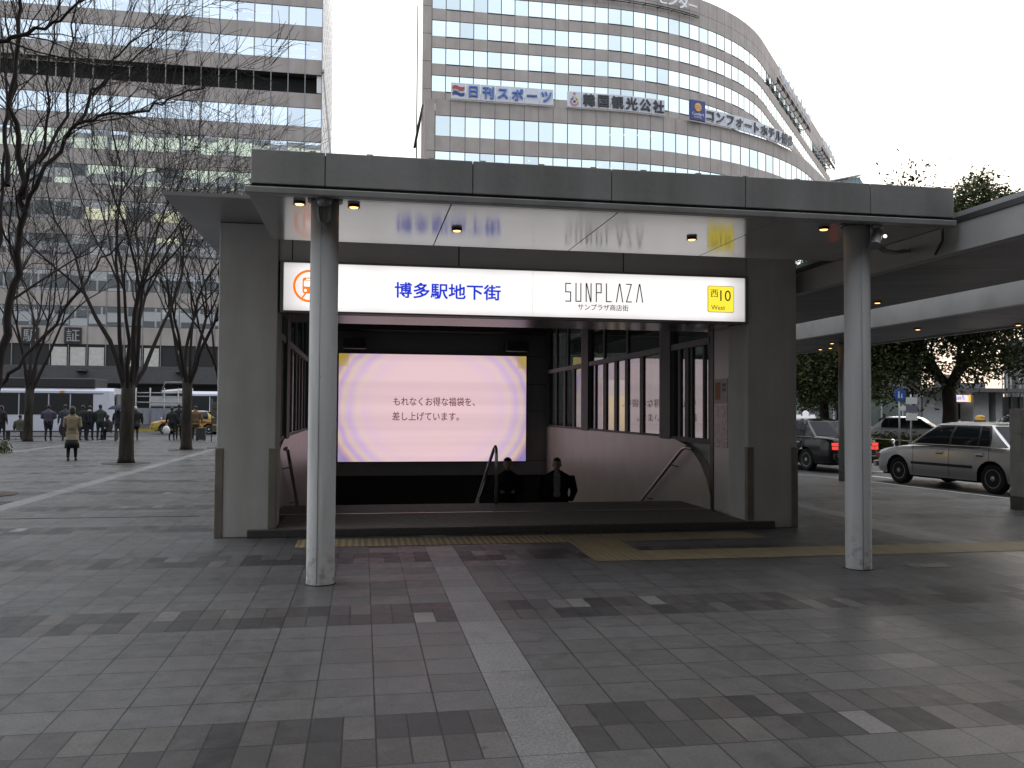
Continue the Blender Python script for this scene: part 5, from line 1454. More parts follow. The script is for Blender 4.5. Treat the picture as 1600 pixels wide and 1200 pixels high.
    # windscreens
    for xf_, sg, nm in ((0,1,'windscreen'),(1,-1,'rear_window')):
        mb = MB(); t0, t1 = .08, .92
        a, b, c, d = cabp(xf_,t0,.90), cabp(xf_,t0,-.90), cabp(xf_,t1,-.90), cabp(xf_,t1,.90)
        k = Vector((.012*sg,0,.008)); ctr = Vector((.09*sg,0,0))
        m0, m1 = (a+b)/2+ctr+k, (c+d)/2+ctr*.8+k; a, b, c, d = a+k, b+k, c+k, d+k
        for q in ([a,m0,m1,d],[m0,b,c,m1]): mb.add([tuple(v) for v in (q if sg > 0 else q[::-1])], [(0,1,2,3)], 0, True)
        mb.build(nm, SCREENG, root)
    MB().bbox(.80,.90,-.76,.76,.36,.50,.02).build('bumper', [pmat], root); MB().bbox(-3.92,-3.80,-.76,.76,.36,.54,.02).build('bumper', [pmat], root)
    MB().box(.895,.905,-.7,.7,.43,.455).build('bumper_strip', CHROME, root); MB().box(-3.93,-3.918,-.7,.7,.46,.485).build('bumper_strip', CHROME, root)
    MB().box(.815,.842,-.40,.40,.58,.70).build('grille', TRIM, root)
    if plate:
        pl_ = MB().box(-3.85,-3.835,-.17,.17,.66,.80).build('number_plate', flat('plate_green', (.10,.22,.10), .5), root)
    if lit:
        mb = MB().box(-2.99,-2.93,-.14,.14,1.02,1.06); mb.build('high_brake_light', TAILR, root)
    # roof lamp
    lx = -1.62
    if lamp == 'oval':
        MB().bbox(lx-.06,lx+.06,-.12,.12,1.485,1.53,.01).build('lamp_base', TRIM, root)
        o = MB().ell((lx,0,1.585),(.07,.13,.062)).build('roof_lamp', lampcol, root)
        t = text('個人' if False else lampname, .06, TRIM, o, 'lettering', (lx-.073,0,1.585), (pi/2,0,-pi/2), width=.13, extrude=.002)
    else:
        MB().bbox(lx-.05,lx+.05,-.34,.34,1.49,1.56,.012).build('lamp_base', lampcol, root)
        MB().lathe([(.09,-.04),(.105,0),(.09,.04)], 18, (lx,0,1.62), 'x').build('roof_lamp', lampcol, root)
        for s_ in (1,-1): MB().bbox(lx-.03,lx+.03,min(.18*s_,.32*s_),max(.18*s_,.32*s_),1.565,1.60,.008).build('side_lamp', lampcol, root)
    MB().tube([(-2.3,.2,1.47),(-2.36,.2,1.60)], .006, 5).build('aerial', TRIM, root)
    return root
def empty_child(name, parent, loc):
    o = bpy.data.objects.new(name, None); COL.objects.link(o); o.parent = parent; o.location = loc; o.empty_display_size = .1; return o
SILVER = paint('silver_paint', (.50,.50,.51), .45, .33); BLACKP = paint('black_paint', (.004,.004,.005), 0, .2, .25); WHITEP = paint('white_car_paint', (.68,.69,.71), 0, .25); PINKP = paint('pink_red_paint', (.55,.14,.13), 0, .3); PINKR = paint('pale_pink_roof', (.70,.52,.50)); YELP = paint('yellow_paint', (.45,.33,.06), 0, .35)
YLAMP = emissive('roof_lamp_yellow', (.75,.42,.04), .45); WLAMP = emissive('roof_lamp_white', (.75,.76,.82), .75); BLAMP = emissive('roof_lamp_blue', (.10,.2,.55), .8)
GZ = -.11
def wheel_car(pf, pr, side):                                # ground contact of the front and rear wheels seen, side of them (+1 left)
    d = Vector((pf.x-pr.x, pf.y-pr.y, 0)); ang = math.atan2(d.y, d.x); d.normalize()
    nn = Vector((-d.y,d.x,0)); return (pf.x-nn.x*.80*side, pf.y-nn.y*.80*side, GZ), ang
loc, ang = wheel_car(gnd(1404,755,GZ), gnd(1551,772,GZ), 1)
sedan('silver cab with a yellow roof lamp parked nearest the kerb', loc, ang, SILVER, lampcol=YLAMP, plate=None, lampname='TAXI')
# stickers on the rear quarter of the silver cab belong to its paint; black cab ahead
rear = gnd(1259,735,GZ); angB = ang+RAD(.5); dB = Vector((cos(angB),sin(angB),0)); fr_ = rear+dB*2.68
loc, _ = wheel_car(fr_, rear, 1)
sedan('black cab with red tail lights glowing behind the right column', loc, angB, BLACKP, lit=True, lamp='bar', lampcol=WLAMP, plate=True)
pw = gnd(1392,702.5,GZ); aw = RAD(-42); sedan('white cab with a yellow roof lamp beyond the hedge', (pw.x+2.68*cos(aw)+.4,pw.y+2.68*sin(aw)+1.2,GZ), aw, WHITEP, lampcol=YLAMP)
pr_ = at(1500,700,25.); pk = sedan('pink and red cab hidden behind the silver cab roof', (pr_.x+3.,27.6,GZ), RAD(165), PINKP, PINKR, lampcol=YLAMP); pk.scale = (1,1,1.13)
sedan('yellow cab with a red stripe beyond the queue on the left', (-12.1,56.9,GZ), RAD(176), YELP, WHITEP, lampcol=YLAMP, stripe=flat('red_stripe', (.5,.07,.03), .4), group='cabs at the rank')

# ---- buses
BUSW = paint('bus_white', (.62,.64,.74), 0, .3); BUSGL = MT('bus_glass'); BUSGL.col((.014,.018,.02)).set(rough=.06, spec=.5); BUSGL = BUSGL.m
PKS = flat('bus_sticker_pink', (.50,.17,.20), .5); ORS = flat('bus_sticker_orange', (.60,.22,.06), .5)
def bus(label, x1, y0, L, pod, stickers=True, seed=1):
    root = empty('city_bus', (x1-L/2,y0+1.25,GZ), 0, label, 'bus', 'buses in the bus lane'); z0 = GZ
    x0 = x1-L; y1 = y0+2.45
    prof = [(y0,z0+.32),(y1,z0+.32),(y1,z0+2.45),(y1-.12,z0+2.72),(y0+.12,z0+2.72),(y0,z0+2.55)]
    mb = MB(); mb.prism_x(prof, x0, x1-.32)
    nb = len(mb.v); mb.prism_x(prof, x1-.319, x1)
    for i in range(nb, len(mb.v)):
        X_, Y_, Z_ = mb.v[i]
        if X_ > x1-.1: mb.v[i] = (X_-.10*(Z_-z0)/2.7, Y_+(.12 if Y_ < y0+1 else -.12), Z_)
    rel(mb.build('body', [BUSW]), root)
    if pod: rel(MB().bbox(x0+.2,x1-1.05,y0+.02,y1-.1,z0+2.73,z0+3.25,.05).build('roof_pod', plain('roof_pod_dark', (.03,.03,.033), .5)), root)
    wx = x0+.25; k = 0
    widths = [1.2,1.5,1.25,1.5,1.5,1.1,1.2]
    while wx < x1-1.3:
        w_ = widths[k % 7]; w_ = min(w_, x1-.62-wx)
        low = z0+1.25 if k not in (2,6) else z0+.45
        rel(MB().box(wx+.03,wx+w_-.03,y0-.012,y0-.002,low,z0+2.38).build('window' if k not in (2,6) else 'door', BUSGL), root)
        wx += w_; k += 1
    rel(MB().box(x1-.001,x1+.02,y0+.2,y1-.2,z0+1.0,z0+2.4).build('windscreen', BUSGL), root)
    rel(MB().box(x0+.2,x1-.6,y0-.008,y0-.0025,z0+2.385,z0+2.43).build('rain_gutter', TRIM), root)
    for xx in (x1-2.3,x0+2.4):
        w_ = empty_child('wheel', root, (0,0,0)); w_.location = (xx-root.location.x, y0+.15-root.location.y, .47)
        MB().lathe([(.3,-.12),(.45,-.13),(.47,-.1),(.47,.1),(.45,.13),(.3,.12)], 24, axis='y').build('tyre', TYRE, w_); MB().lathe([(.28,-.13),(.1,-.10),(.02,-.10)], 20, axis='y').build('rim', RIM, w_)
        rel(MB().lathe([(.56,y0-.004),(.5,y0-.0045)], 24, (xx,0,z0+.47), 'y').build('wheel_arch', TRIM), root)
    if stickers:
        for a, b, lo, hi, m_ in ((x1-7.6,x1-7.1,z0+2.44,z0+2.56,PKS),(x1-2.85,x1-2.6,z0+2.44,z0+2.56,ORS),(x1-7.75,x1-7.3,z0+.35,z0+1.22,PKS)):
            rel(MB().box(a,b,y0-.016,y0-.0125,lo,hi).build('sticker', m_), root)
    rel(MB().box(x0,x1-.3,y0-.01,y0-.003,z0+.30,z0+.36).build('skirt', TRIM), root)
    return root
bx = at(180,650,50.4)
bus('white city bus with a long dark roof pod at the stop', bx.x, 50.3, 10.6, True)
bx2 = at(297,650,57.); bus('white bus half hidden behind the left pier', bx2.x+9.9, 57.2, 10.2, False, False)
bx3 = at(14,600,62.); bus('white bus farther off at the left edge', bx3.x, 62., 10., False, False)
# grey panelled fence with pipe frames across the bus lane
fx_ = at(212,650,62.).x, at(300,650,62.).x
fn = empty('panel_fence', ((fx_[0]+fx_[1])/2,62,GZ), 0, 'grey panelled fence with pipe rails between the two buses', 'fence')
mb = MB()
for k in range(8):
    a_ = fx_[0]+(fx_[1]-fx_[0])*k/8; b_ = fx_[0]+(fx_[1]-fx_[0])*(k+1)/8; mb.box(a_+.01,b_-.01,62,62.06,GZ+.5,GZ+1.62)
rel(mb.build('panel', plain('fence_panel', (.22,.23,.27), .5)), fn)
mb = MB().box(fx_[0],fx_[1],61.9,61.98,GZ,GZ+.48); rel(mb.build('plinth', plain('fence_plinth', (.13,.12,.115), .6)), fn)
mb = MB().box(fx_[0],fx_[1],61.6,61.88,GZ,GZ+.2); rel(mb.build('kerb_strip', plain('kerb_yellow', (.35,.27,.05), .6)), fn)
mb = MB()
for zz in (1.9,2.3,2.55): mb.tube([(fx_[0],62,zz),(fx_[1],62,zz)], .05, 6)
for k in range(5): a_ = fx_[0]+(fx_[1]-fx_[0])*k/4; mb.tube([(a_,62,GZ),(a_,62,2.9)], .05, 6)
mb.tube([(fx_[0]+1.6,62,2.55),(fx_[0]+1.9,62,3.3),(fx_[0]+3,62,3.3)], .04, 6)
rel(mb.build('pipe_rail', GREYMETAL), fn)
sh_ = empty('rubble_truck', ((fx_[0]+2.6),64,GZ), 0, 'pale lorry tank seen above the panelled fence', 'lorry')
rel(MB().bbox(fx_[0]+.4,fx_[0]+3.6,64.,66.,1.6,2.35,.1).build('tank', plain('pale_tank', (.42,.43,.44), .5)), sh_)
rel(MB().bbox(fx_[0]+1.1,fx_[0]+3.9,64.,66.,.3,1.4,.06).build('chassis', DARKMETAL), sh_); rel(MB().tube([(fx_[0]+1.2,64.,2.62),(fx_[0]+2.6,64.,2.75)], .16, 8).build('cylinder', plain('pale_cyl', (.5,.5,.5), .4)), sh_)

# ------------------------------------------------------------------ people
SKIN = plain('skin', (.42,.26,.19), .55, var=.06); HAIRB = plain('dark_hair', (.018,.014,.012), .5, var=.2, scale=30); HAIRG = plain('grey_hair', (.45,.44,.43), .6, var=.1, scale=30)
SHOE = flat('dark_shoe', (.02,.018,.017), .5)
CLOTH = {}
def cloth(c):
    k = tuple(c)
    if k not in CLOTH: CLOTH[k] = plain('cloth', c, .85, var=.22, scale=9, obj=True, spec=.2)
    return CLOTH[k]
def person(label, loc, face, h=1.66, coat=(.03,.03,.035), legs=(.025,.025,.03), skirt=None, hood=None, sit=False, arms=((-.05,.0),(.05,.0)), stride=.08, hair=HAIRB, long_hair=False, vox=.02, group=None, hands_front=False, umbrella=None, bag=None, inner=None, coat_len=.80, fat=1., shoecol=None, lean=0.):
    k = h/1.70; P = []                                     # primitives: (kind, data, material index)
    if group: coat = tuple(q*1.5 for q in coat); legs = tuple(q*1.4 for q in legs)
    mats = [SKIN, cloth(coat), cloth(legs), SHOE if not shoecol else flat('shoe', shoecol), hair, cloth(inner) if inner else cloth(coat)]
    tmp = MB(); lab = []                                    # centre lines for labelling
    def tube(pts, rs, m, n=10):
        tmp.tube([Vector(p)*k for p in pts], [r*k for r in rs], n)
        for a, b, r0, r1 in zip(pts[:-1], pts[1:], rs[:-1], rs[1:]):
            for s_ in range(5): f = s_/4; lab.append((Vector(a).lerp(Vector(b), f)*k, (r0+(r1-r0)*f)*k, m))
    def ell(c, r, m):
        tmp.ell(Vector(c)*k, [q*k for q in r]); lab.append((Vector(c)*k, min(r)*k, m))
    hz = .46 if sit else .90
    dy = .0
    tz = hz
    # legs: front is -y
    for i, s_ in enumerate((-1,1)):
        x_ = .095*s_; st = stride*s_
        if sit:
            tube([(x_,.02,hz+.03),(x_*1.1,-.40,hz+.04)], [.085,.065], 2); tube([(x_*1.1,-.40,hz+.04),(x_*1.1,-.42,.10)], [.062,.045], 2); ell((x_*1.1,-.48,.045),(.045,.12,.045),3)
        else:
            tube([(x_,0,.90),(x_*.95,st*.5-.02,.50),(x_*.95,st+.01,.10)], [.092*fat,.066,.043], 2); ell((x_*.95,st-.055,.042),(.045,.125,.042),3)
    L_ = Vector((0,lean,0))
    def up(z): return (0, -lean*(z-hz), z-.90+tz)
    # torso loft as stacked ellipses
    prof = [(.84,.155,.11),(.95,.165,.115),(1.05,.15,.105),(1.18,.165,.115),(1.30,.185,.115),(1.38,.175,.10),(1.43,.11,.075),(1.47,.06,.058)]
    if coat_len < .8 and not sit:
        f_ = (.84-coat_len)/.34; prof = [(coat_len,.155+.07*f_,.12+.07*f_),((coat_len+.84)/2,.16+.035*f_,.12+.035*f_)]+prof
    b0 = len(tmp.v); n = 16
    for z_, rx, ry in prof:
        c = up(z_)
        for q in range(n):
            a = 2*pi*q/n; tmp.v.append(((c[0]+rx*fat*cos(a))*k, (c[1]+ry*fat*sin(a))*k, c[2]*k))
        for s_ in range(-2,3): lab.append((Vector((c[0]+s_*rx*.42*fat,c[1],c[2]))*k, ry*k, 1))
        if inner and z_ > 1.0:
            lab.append((Vector((0,c[1]-ry*1.05,c[2]))*k, .035*k, 5))
    for i in range(len(prof)-1):
        for q in range(n):
            q2 = (q+1) % n; tmp.f.append([b0+i*n+q,b0+i*n+q2,b0+(i+1)*n+q2,b0+(i+1)*n+q]); tmp.m.append(0); tmp.sm.append(True)
    e = b0+(len(prof)-1)*n
    tmp.f.append([b0+q for q in range(n-1,-1,-1)]); tmp.f.append([e+q for q in range(n)]); tmp.m += [0,0]; tmp.sm += [True,True]
    # neck, head with face
    c = up(1.56); hy = c[1]
    tube([(0,up(1.42)[1],up(1.42)[2]),(0,hy-.01,c[2]-.02)], [.058,.052], 0, 8)
    ell((0,hy,c[2]+.035),(.076,.095,.108),0); ell((0,hy-.03,c[2]-.03),(.058,.062,.07),0)
    tube([(0,hy-.09,c[2]+.02),(0,hy-.112,c[2]-.012)], [.010,.016], 0, 6)               # nose
    for s_ in (-1,1): ell((s_*.078,hy+.005,c[2]+.01),(.014,.024,.034),0)                # ears
    ell((0,hy-.075,c[2]-.052),(.028,.022,.012),0)
    ell((0,hy+.022,c[2]+.062),(.084,.092,.09),4)                                        # hair cap
    if long_hair: ell((0,hy+.045,c[2]-.03),(.098,.075,.14),4); ell((0,hy+.02,c[2]+.03),(.1,.098,.11),4)
    # arms
    for s_, (ax, ay) in zip((-1,1), arms):
        sh = Vector((s_*.185*fat, up(1.36)[1], up(1.36)[2]))
        if hands_front: el = sh+Vector((s_*.045,-.02,-.28)); wr = el+Vector((-s_*.12,-.20,-.03 if hands_front is True else hands_front))
        elif ax == 'pocket': el = sh+Vector((s_*.07,.06,-.27)); wr = el+Vector((-s_*.06,-.13,-.17))
        elif ax == 'up': el = sh+Vector((s_*.05,-.10,-.22)); wr = el+Vector((-s_*.02,-.12,.22))
        else: el = sh+Vector((s_*.05+ax*.3,ay*.4,-.28)); wr = el+Vector((s_*.01,-.05+ay*.5,-.23))
        tube([sh,el,wr], [.062*fat,.054*fat,.04], 1)
        d = (wr-el).normalized(); hnd = wr+d*.05
        if ax != 'pocket':
            ell(tuple(hnd),(.028,.036,.04),0)
            a, b = frame_of(d)
            for q in range(4):
                f0 = hnd+d*.03+a*((q-1.5)*.017); ln = (.055,.066,.062,.048)[q]
                tube([f0,f0+d*ln*.5+b*.006,f0+d*ln*.85+b*.022],[.0095,.009,.008],0,6)
            tube([hnd-a*.03,hnd-a*.048+d*.03+b*.012],[.011,.009],0,6)
    if skirt: pass
    # fuse into one skin
    o = tmp.build('person', mats)
    md = o.modifiers.new('fuse', 'REMESH'); md.mode = 'VOXEL'; md.voxel_size = vox*k; md.use_smooth_shade = True
    sm_ = o.modifiers.new('smooth', 'SMOOTH'); sm_.factor = .5; sm_.iterations = 2
    me = evaluated(o); o.modifiers.clear(); o.data = me
    me.materials.clear()
    for m_ in mats: me.materials.append(m_)
    import mathutils
    kd = mathutils.kdtree.KDTree(len(lab))
    for i, (p, r, m_) in enumerate(lab): kd.insert(p, i)
    kd.balance()
    idx = [0]*len(me.polygons)
    hzz = c[2]*k
    for i, p in enumerate(me.polygons):
        best = None
        for co, j, dist in kd.find_n(p.center, 6):
            q = dist-lab[j][1]
            if best is None or q < best[0]: best = (q, lab[j][2])
        m_ = best[1]; q = p.center
        if q.z > hzz-.13*k and m_ in (0,4):
            lowb = .0 if not long_hair else -.2
            m_ = 4 if (q.z > hzz+(.085)*k or (q.y > (hy+.0)*k and q.z > hzz+(lowb-.02)*k and abs(q.x) < .2)) else 0
        idx[i] = m_
    me.polygons.foreach_set('material_index', idx); me.polygons.foreach_set('use_smooth', [True]*len(idx)); me.update()
    o.location = loc; o.rotation_euler = (0,0,face)
    tag(o, label, 'person', group)
    # eyes and mouth
    ey = MB()
    for s_ in (-1,1): ey.ell((s_*.03*k,(hy-.086)*k,(c[2]+.028)*k),(.011*k,.006*k,.006*k),0,8,6)
    ey.build('eye', flat('eye_dark', (.03,.02,.02), .2), o)
    if skirt:
        s0, z0 = skirt; mb = MB(); mb.lathe([(.19*k,.66*k),(.215*k,z0*k),(.2*k,z0*k+.005)], 20); mb.build('skirt', cloth(s0), o)
    if hood:
        mb = MB(); mb.ell((0,.075*k,(up(1.44)[2])*k),(.11*k,.07*k,.06*k)); mb.build('hood', cloth(hood), o)
    return o
QG = 'people waiting at the bus stop'
w_ = gnd(112,720)
wo = person('woman in a beige coat walking away across the plaza', (w_.x,w_.y,0), pi+RAD(8), 1.60, (.25,.205,.145), (.018,.018,.02), skirt=((.014,.014,.017),.40), long_hair=True, stride=.10, vox=.012, coat_len=.56, hands_front=True)
bm_ = MB().tube([(-.165*.94,0,1.0),(0,.125,1.0),(.165*.94,0,1.0)], .02, 6)
MB().box(-.155,.155,.098,.125,.945,.985).build('coat_belt', cloth((.21,.17,.12)), wo)
zst = lambda y: .1-(floor((y-13.5)/.3)+1)*.155
p1 = at(793,760,15.35); p2 = at(870,760,15.4)
person('man in a dark jacket with hands together by the centre handrail', (p1.x,15.35,zst(15.35)), RAD(-8), 1.70, (.015,.015,.017), (.02,.02,.022), vox=.014, hands_front=.02, fat=1.12, group=None)
person('man in a black puffy jacket and pale shirt climbing the stairs', (p2.x,15.4,zst(15.4)), RAD(-12), 1.69, (.010,.011,.015), (.03,.03,.035), vox=.014, arms=(('pocket',0),('pocket',0)), inner=(.30,.29,.30), fat=1.36)
def q(u, v): p = gnd(u, v); return (p.x, p.y, 0)
person('person in a purple padded jacket in the bus queue', q(75,689), pi, 1.66, (.055,.05,.075), (.02,.02,.022), group=QG, fat=1.35, vox=.028, hands_front=True)
person('dark clothed person right of the purple jacket in the queue', q(101,689), pi+.5, 1.68, (.035,.04,.05), (.02,.02,.025), group=QG, fat=1.1, vox=.028)
person('person in black just right of the woman in beige', q(129,688), pi-.3, 1.66, (.02,.022,.025), (.025,.027,.035), group=QG, fat=1.15, vox=.028)
person('person in a black coat with a pale collar in the bus queue', q(140,688), pi-.2, 1.64, (.016,.017,.02), (.02,.022,.028), group=QG, hood=(.35,.33,.31), fat=1.15, vox=.028)
person('person in dark green beside the bus door', q(156,688), pi, 1.70, (.03,.035,.033), (.02,.02,.022), group=QG, fat=1.1, vox=.028)
person('person in black sitting on the bench left of the big trunk', (q(172,688)[0],q(172,688)[1]-.1,0), pi+1.0, 1.64, (.014,.014,.016), (.016,.016,.018), sit=True, group=QG, vox=.028, lean=.15)
um = person('person with a dark umbrella left of the big trunk', q(184,690), pi-.2, 1.62, (.03,.033,.045), (.045,.043,.045), group=QG, arms=(('up',0),(.05,0)), vox=.028)
person('person in a black coat with white hair right of the big trunk', q(211,689), pi+.2, 1.62, (.013,.013,.014), (.06,.055,.05), group=QG, hair=HAIRG, fat=1.3, vox=.028, coat_len=.7)
person('person in black with a white shopping bag', q(268,688), pi, 1.60, (.018,.018,.02), (.02,.02,.022), group=QG, fat=1.05, vox=.028)
person('tall person in black beside the one with the white bag', q(279,687), pi+.3, 1.74, (.014,.015,.018), (.014,.014,.016), group=QG, fat=1.1, vox=.028)
person('person in grey half hidden by the trunk near the pier', q(289,688), pi, 1.60, (.05,.055,.065), (.05,.05,.05), group=QG, vox=.028)
person('person in a brown coat near the yellow cab', q(305,687), pi-.1, 1.66, (.10,.065,.035), (.02,.02,.02), group=QG, fat=1.25, vox=.028, coat_len=.75)
person('person in olive sitting on the left bench', (q(31,686)[0],q(31,686)[1],0), pi, 1.6, (.06,.058,.045), (.05,.05,.045), sit=True, group=QG, vox=.028, fat=1.2)
person('person in black at the left edge of the photo', q(2,688), pi-.5, 1.62, (.016,.016,.018), (.02,.02,.022), group=QG, vox=.028, fat=1.2)
pp = gnd(1382,692,-.1); person('dark figure standing beyond the hedge', (pp.x,pp.y,GZ), 2.6, 1.65, (.012,.012,.014), (.014,.014,.015), vox=.028, fat=1.15)
# umbrella, bag, suitcase, benches, notice board
up_ = Vector(um.location); a_ = empty('umbrella', (up_.x+.1,up_.y-.18,1.05), 0, 'dark blue open umbrella over a queueing person', 'umbrella')
mb = MB(); N = 8; rings = []
for i in range(5):
    t = i/4; r_ = .52*sin(t*1.35)/sin(1.35); rings.append([(r_*cos(2*pi*k/N)*(1), r_*sin(2*pi*k/N), .62-.26*(1-cos(t*1.35))) for k in range(N)])
for i in range(4):
    for k in range(N): mb.quad(rings[i][k],rings[i+1][k],rings[i+1][(k+1) % N],rings[i][(k+1) % N])
mb.build('cover', cloth((.03,.035,.06)), a_); MB().tube([(0,0,-.1),(0,0,.66)], .008, 6).build('shaft', DARKMETAL, a_)
b_ = q(264,689); a_ = empty('shopping_bag', (b_[0]-.1,b_[1]-.12,.30), 0, 'white plastic shopping bag held at the kerb', 'bag')
MB().ell((0,0,.2),(.17,.1,.22)).build('sack', plain('bag_white', (.6,.6,.6), .5), a_); MB().tube([(-.05,0,.4),(0,0,.52),(.05,0,.4)], .01, 6).build('handle', WHITEPAINT, a_)
b_ = q(312,689); a_ = empty('suitcase', (b_[0],b_[1]+.3,0), 0, 'dark upright suitcase beside the brown coat', 'suitcase')
MB().bbox(-.22,.22,-.13,.13,.04,.62,.03).build('shell', DARKMETAL, a_); MB().tube([(-.12,0,.6),(-.12,0,.95),(.12,0,.95),(.12,0,.6)], .012, 6).build('handle', DARKMETAL, a_)
for s_ in (-1,1): MB().lathe([(.04,-.02),(.04,.02)], 10, (.17*s_,0,.04), 'y').build('wheel', TYRE, a_)
BEN = plain('bench_wood', (.05,.045,.04), .6)
for (u0, u1, lb) in ((8,38,'dark low bench at the left under the seated person'),(160,184,'dark low bench under the person in black')):
    a0, a1 = gnd(u0,687), gnd(u1,687); a_ = empty('bench', ((a0.x+a1.x)/2,(a0.y+a1.y)/2+.1,0), 0, lb, 'bench', 'benches at the bus stop'); w2_ = (a1.x-a0.x)/2
    MB().bbox(-w2_,w2_,-.22,.22,.38,.44,.01).build('seat', BEN, a_)
    for s_ in (-1,1): MB().box(s_*w2_*.8-.03,s_*w2_*.8+.03,-.18,.18,0,.379).build('leg', DARKMETAL, a_)
b_ = q(338,690); a_ = empty('notice_post', b_, 0, 'dark bus stop notice rack touching the left pier in view', 'notice board')
for s_ in (-1,1): MB().tube([(s_*.22,0,0),(s_*.22,0,2.0)], .025, 6).build('post', DARKMETAL, a_)
for k in range(4): MB().bbox(-.2,.2,-.03,.03,.45+k*.36,.75+k*.36,.01).build('board', plain('board_brown', (.08,.07,.055), .5), a_)

# ------------------------------------------------------------------ far side of the cab rank
FE = empty('far_exit_shelter', (44,56,0), 0, 'distant flat roofed exit shelter with a lit pink sign behind the leafy tree', 'shelter')
A0, A1 = at(1434,612,56.), at(1640,614,56.)
rel(MB().box(A0.x,A1.x,55,64,A0.z,A0.z+.28).build('roof', plain('shelter_roof', (.12,.11,.11), .5)), FE)
for (u0, u1) in ((1461,1473),(1521,1545),(1556,1566)):
    a_, b_ = at(u0,640,56.2), at(u1,640,56.2); rel(MB().box(a_.x,b_.x,56.2,57.6,GZ,A0.z-.01).build('pillar', plain('shelter_concrete', (.42,.42,.42), .6)), FE)
a_, b_ = at(1488,617,56.5), at(1521,628,56.5)
pan = rel(MB().box(a_.x,b_.x,56.5,56.7,b_.z,a_.z).build('lit_sign', emissive('far_sign', (.95,.78,.78), 1.0)), FE)
text('博多駅地下街', .3, BLUE, pan, 'lettering', ((a_.x+b_.x)/2-.3,56.49,(a_.z+b_.z)/2), width=(b_.x-a_.x)*.5, extrude=.002)
MB().box(b_.x-.42,b_.x-.03,56.47,56.495,b_.z+.03,a_.z-.03).build('exit_plate', emissive('far_plate', (.95,.55,.05), 1.), pan)
SHG = plain('shelter_glass', (.07,.085,.08), .15, var=.4, scale=1.)
for (u0, u1, v0, v1) in ((1490,1520,630,655),(1546,1556,618,660),(1567,1600,620,660),(1440,1461,620,655)):
    c_, d_ = at(u0,v0,58.), at(u1,v1,58.); rel(MB().box(c_.x,d_.x,58.,58.1,max(GZ,d_.z),c_.z).build('glass_wall', SHG), FE)
gr_ = MB()
for k in range(12):
    c_ = at(1440+k*14,650,57.9); gr_.box(c_.x,c_.x+.05,57.85,57.95,GZ,A0.z-.02)
rel(gr_.build('glazing_bar', GREYMETAL), FE)
def street_sign(label, u, v, Y, r, kind):
    p = at(u, v, Y); a_ = empty('road_sign', (p.x,Y,GZ), 0, label, 'road sign', 'signs on poles beyond the cabs')
    MB().tube([(0,.03,0),(0,.03,p.z-GZ+r)], .03, 8).build('pole', GREYMETAL, a_)
    if kind == 'round':
        MB().lathe([(r,-.02),(r,.0)], 24, (0,0,p.z-GZ), 'y').build('plate', flat('sign_blue_plate', (.03,.10,.42), .4), a_)
        mb = MB(); z_ = p.z-GZ
        mb.ell((-r*.25,-.025,z_+r*.4),(r*.14,.004,r*.14)).add([(-r*.4,-.024,z_-r*.5),(-r*.1,-.024,z_-r*.5),(-r*.12,-.024,z_+r*.22),(-r*.4,-.024,z_+r*.22)],[(0,1,2,3)]).ell((r*.25,-.025,z_+r*.1),(r*.11,.004,r*.11)).add([(r*.12,-.024,z_-r*.5),(r*.38,-.024,z_-r*.5),(r*.38,-.024,z_-r*.05),(r*.12,-.024,z_-r*.05)],[(0,1,2,3)])
        mb.build('pictogram', WL, a_)
    else:
        z_ = p.z-GZ
        for k in range(kind): MB().box(-r,r,-.02,0,z_-r*.55-k*r*1.3,z_+r*.55-k*r*1.3).build('plate', (WL, flat('plate_grey_blue', (.15,.16,.22), .5))[k % 2], a_)
street_sign('round blue road sign with white walking figures', 1406, 617, 26., .215, 'round')
street_sign('stack of small white plates on a pole', 1424, 626, 26., .21, 3)
street_sign('small single white plate on a thin pole', 1411, 638, 42., .22, 1)
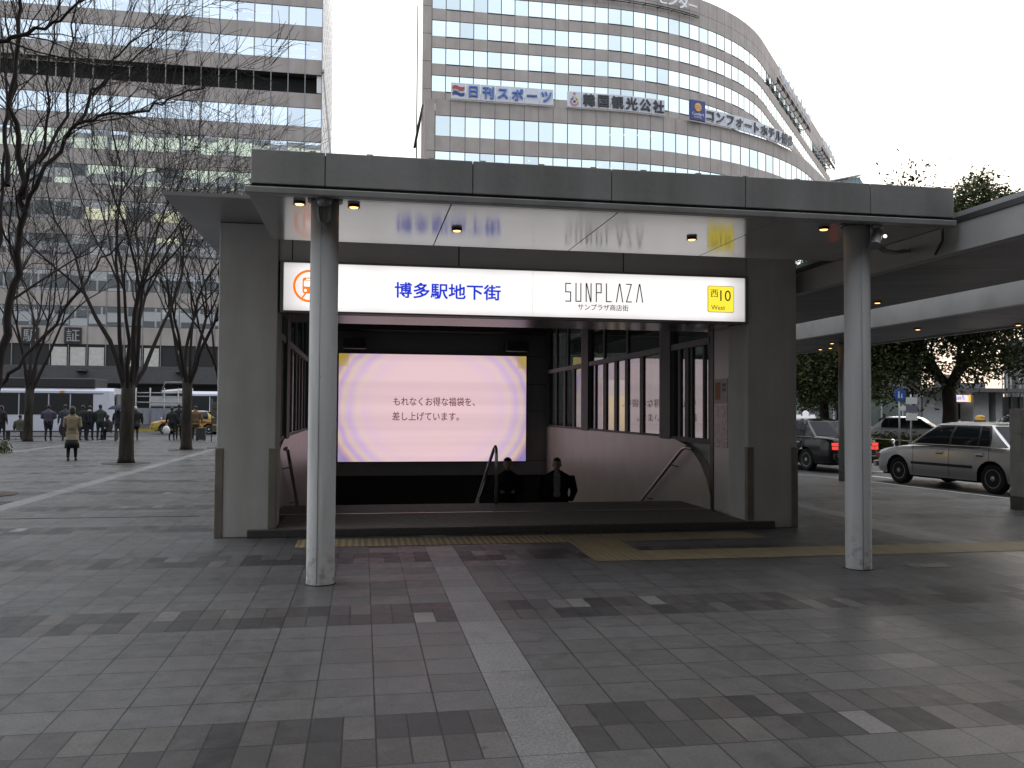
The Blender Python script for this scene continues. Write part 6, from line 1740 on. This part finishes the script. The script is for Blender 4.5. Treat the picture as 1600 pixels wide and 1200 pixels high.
# glass fronted low building behind the black cab, towers on the horizon
lg = empty('low_glass_building', (36,70,0), 0, 'low pale building with glass bays behind the black cab', 'building')
c_, d_ = at(1225,627,66.), at(1330,627,66.)
rel(MB().box(c_.x,d_.x+6,66.,74.,GZ,c_.z+.5).build('wall', plain('pale_green_glass', (.20,.24,.22), .2, var=.15, scale=.4)), lg)
mb = MB(); 
for k in range(9): x_ = c_.x+k*1.1; mb.box(x_,x_+.1,65.9,65.99,GZ,c_.z+.4)
rel(mb.build('glazing_bar', WHITEPAINT), lg); rel(MB().box(c_.x-.2,d_.x+6.2,65.6,74.2,c_.z+.51,c_.z+.8).build('roof', GREYMETAL), lg)
DB_ = plain('dim_building', (.14,.14,.15), .6, var=.2, scale=.2)
for (u0, u1, vt, Y, lb) in ((1330,1440,560,130,'dim dark building mass behind the right column tree'),(1478,1502,585,150,'dim narrow building behind the big leafy tree'),(1503,1540,598,170,'pale distant building under the walkway roof'),(1590,1680,530,140,'dim block at the right edge behind the leaves')):
    a_, b_ = at(u0,vt,Y), at(u1,640,Y); r_ = empty('distant_building', ((a_.x+b_.x)/2,Y,0), 0, lb, 'building', 'buildings on the skyline')
    rel(MB().box(a_.x,b_.x,Y,Y+3.5,GZ,a_.z).build('wall', DB_), r_)
    mb = MB()
    for k in range(int((a_.z)/3.6)):
        n_ = max(2, int((b_.x-a_.x)/3))
        for j in range(n_): x_ = a_.x+(b_.x-a_.x)*(j+.15)/n_; mb.box(x_,x_+(b_.x-a_.x)/n_*.65,Y-.06,Y-.01,2+k*3.6,3.9+k*3.6)
    o = rel(mb.build('window', BARS), r_); tag(o, kind='stuff')
for u, vt in ((1566,585),(1573,578),(1579,570),(1593,560)):
    a_ = at(u, vt, 90.); r_ = empty('flag_pole', (a_.x,90,GZ), 0, 'thin pole against the bright sky at the right, '+{1566:'shortest',1573:'second shortest',1579:'second tallest',1593:'tallest'}[u], 'pole', 'poles at the right edge')
    MB().tube([(0,0,0),(0,0,a_.z-GZ)], [.1,.06], 6).build('shaft', GREYMETAL, r_); MB().ell((0,0,a_.z-GZ+.1),(.14,.14,.14)).build('finial', GREYMETAL, r_)
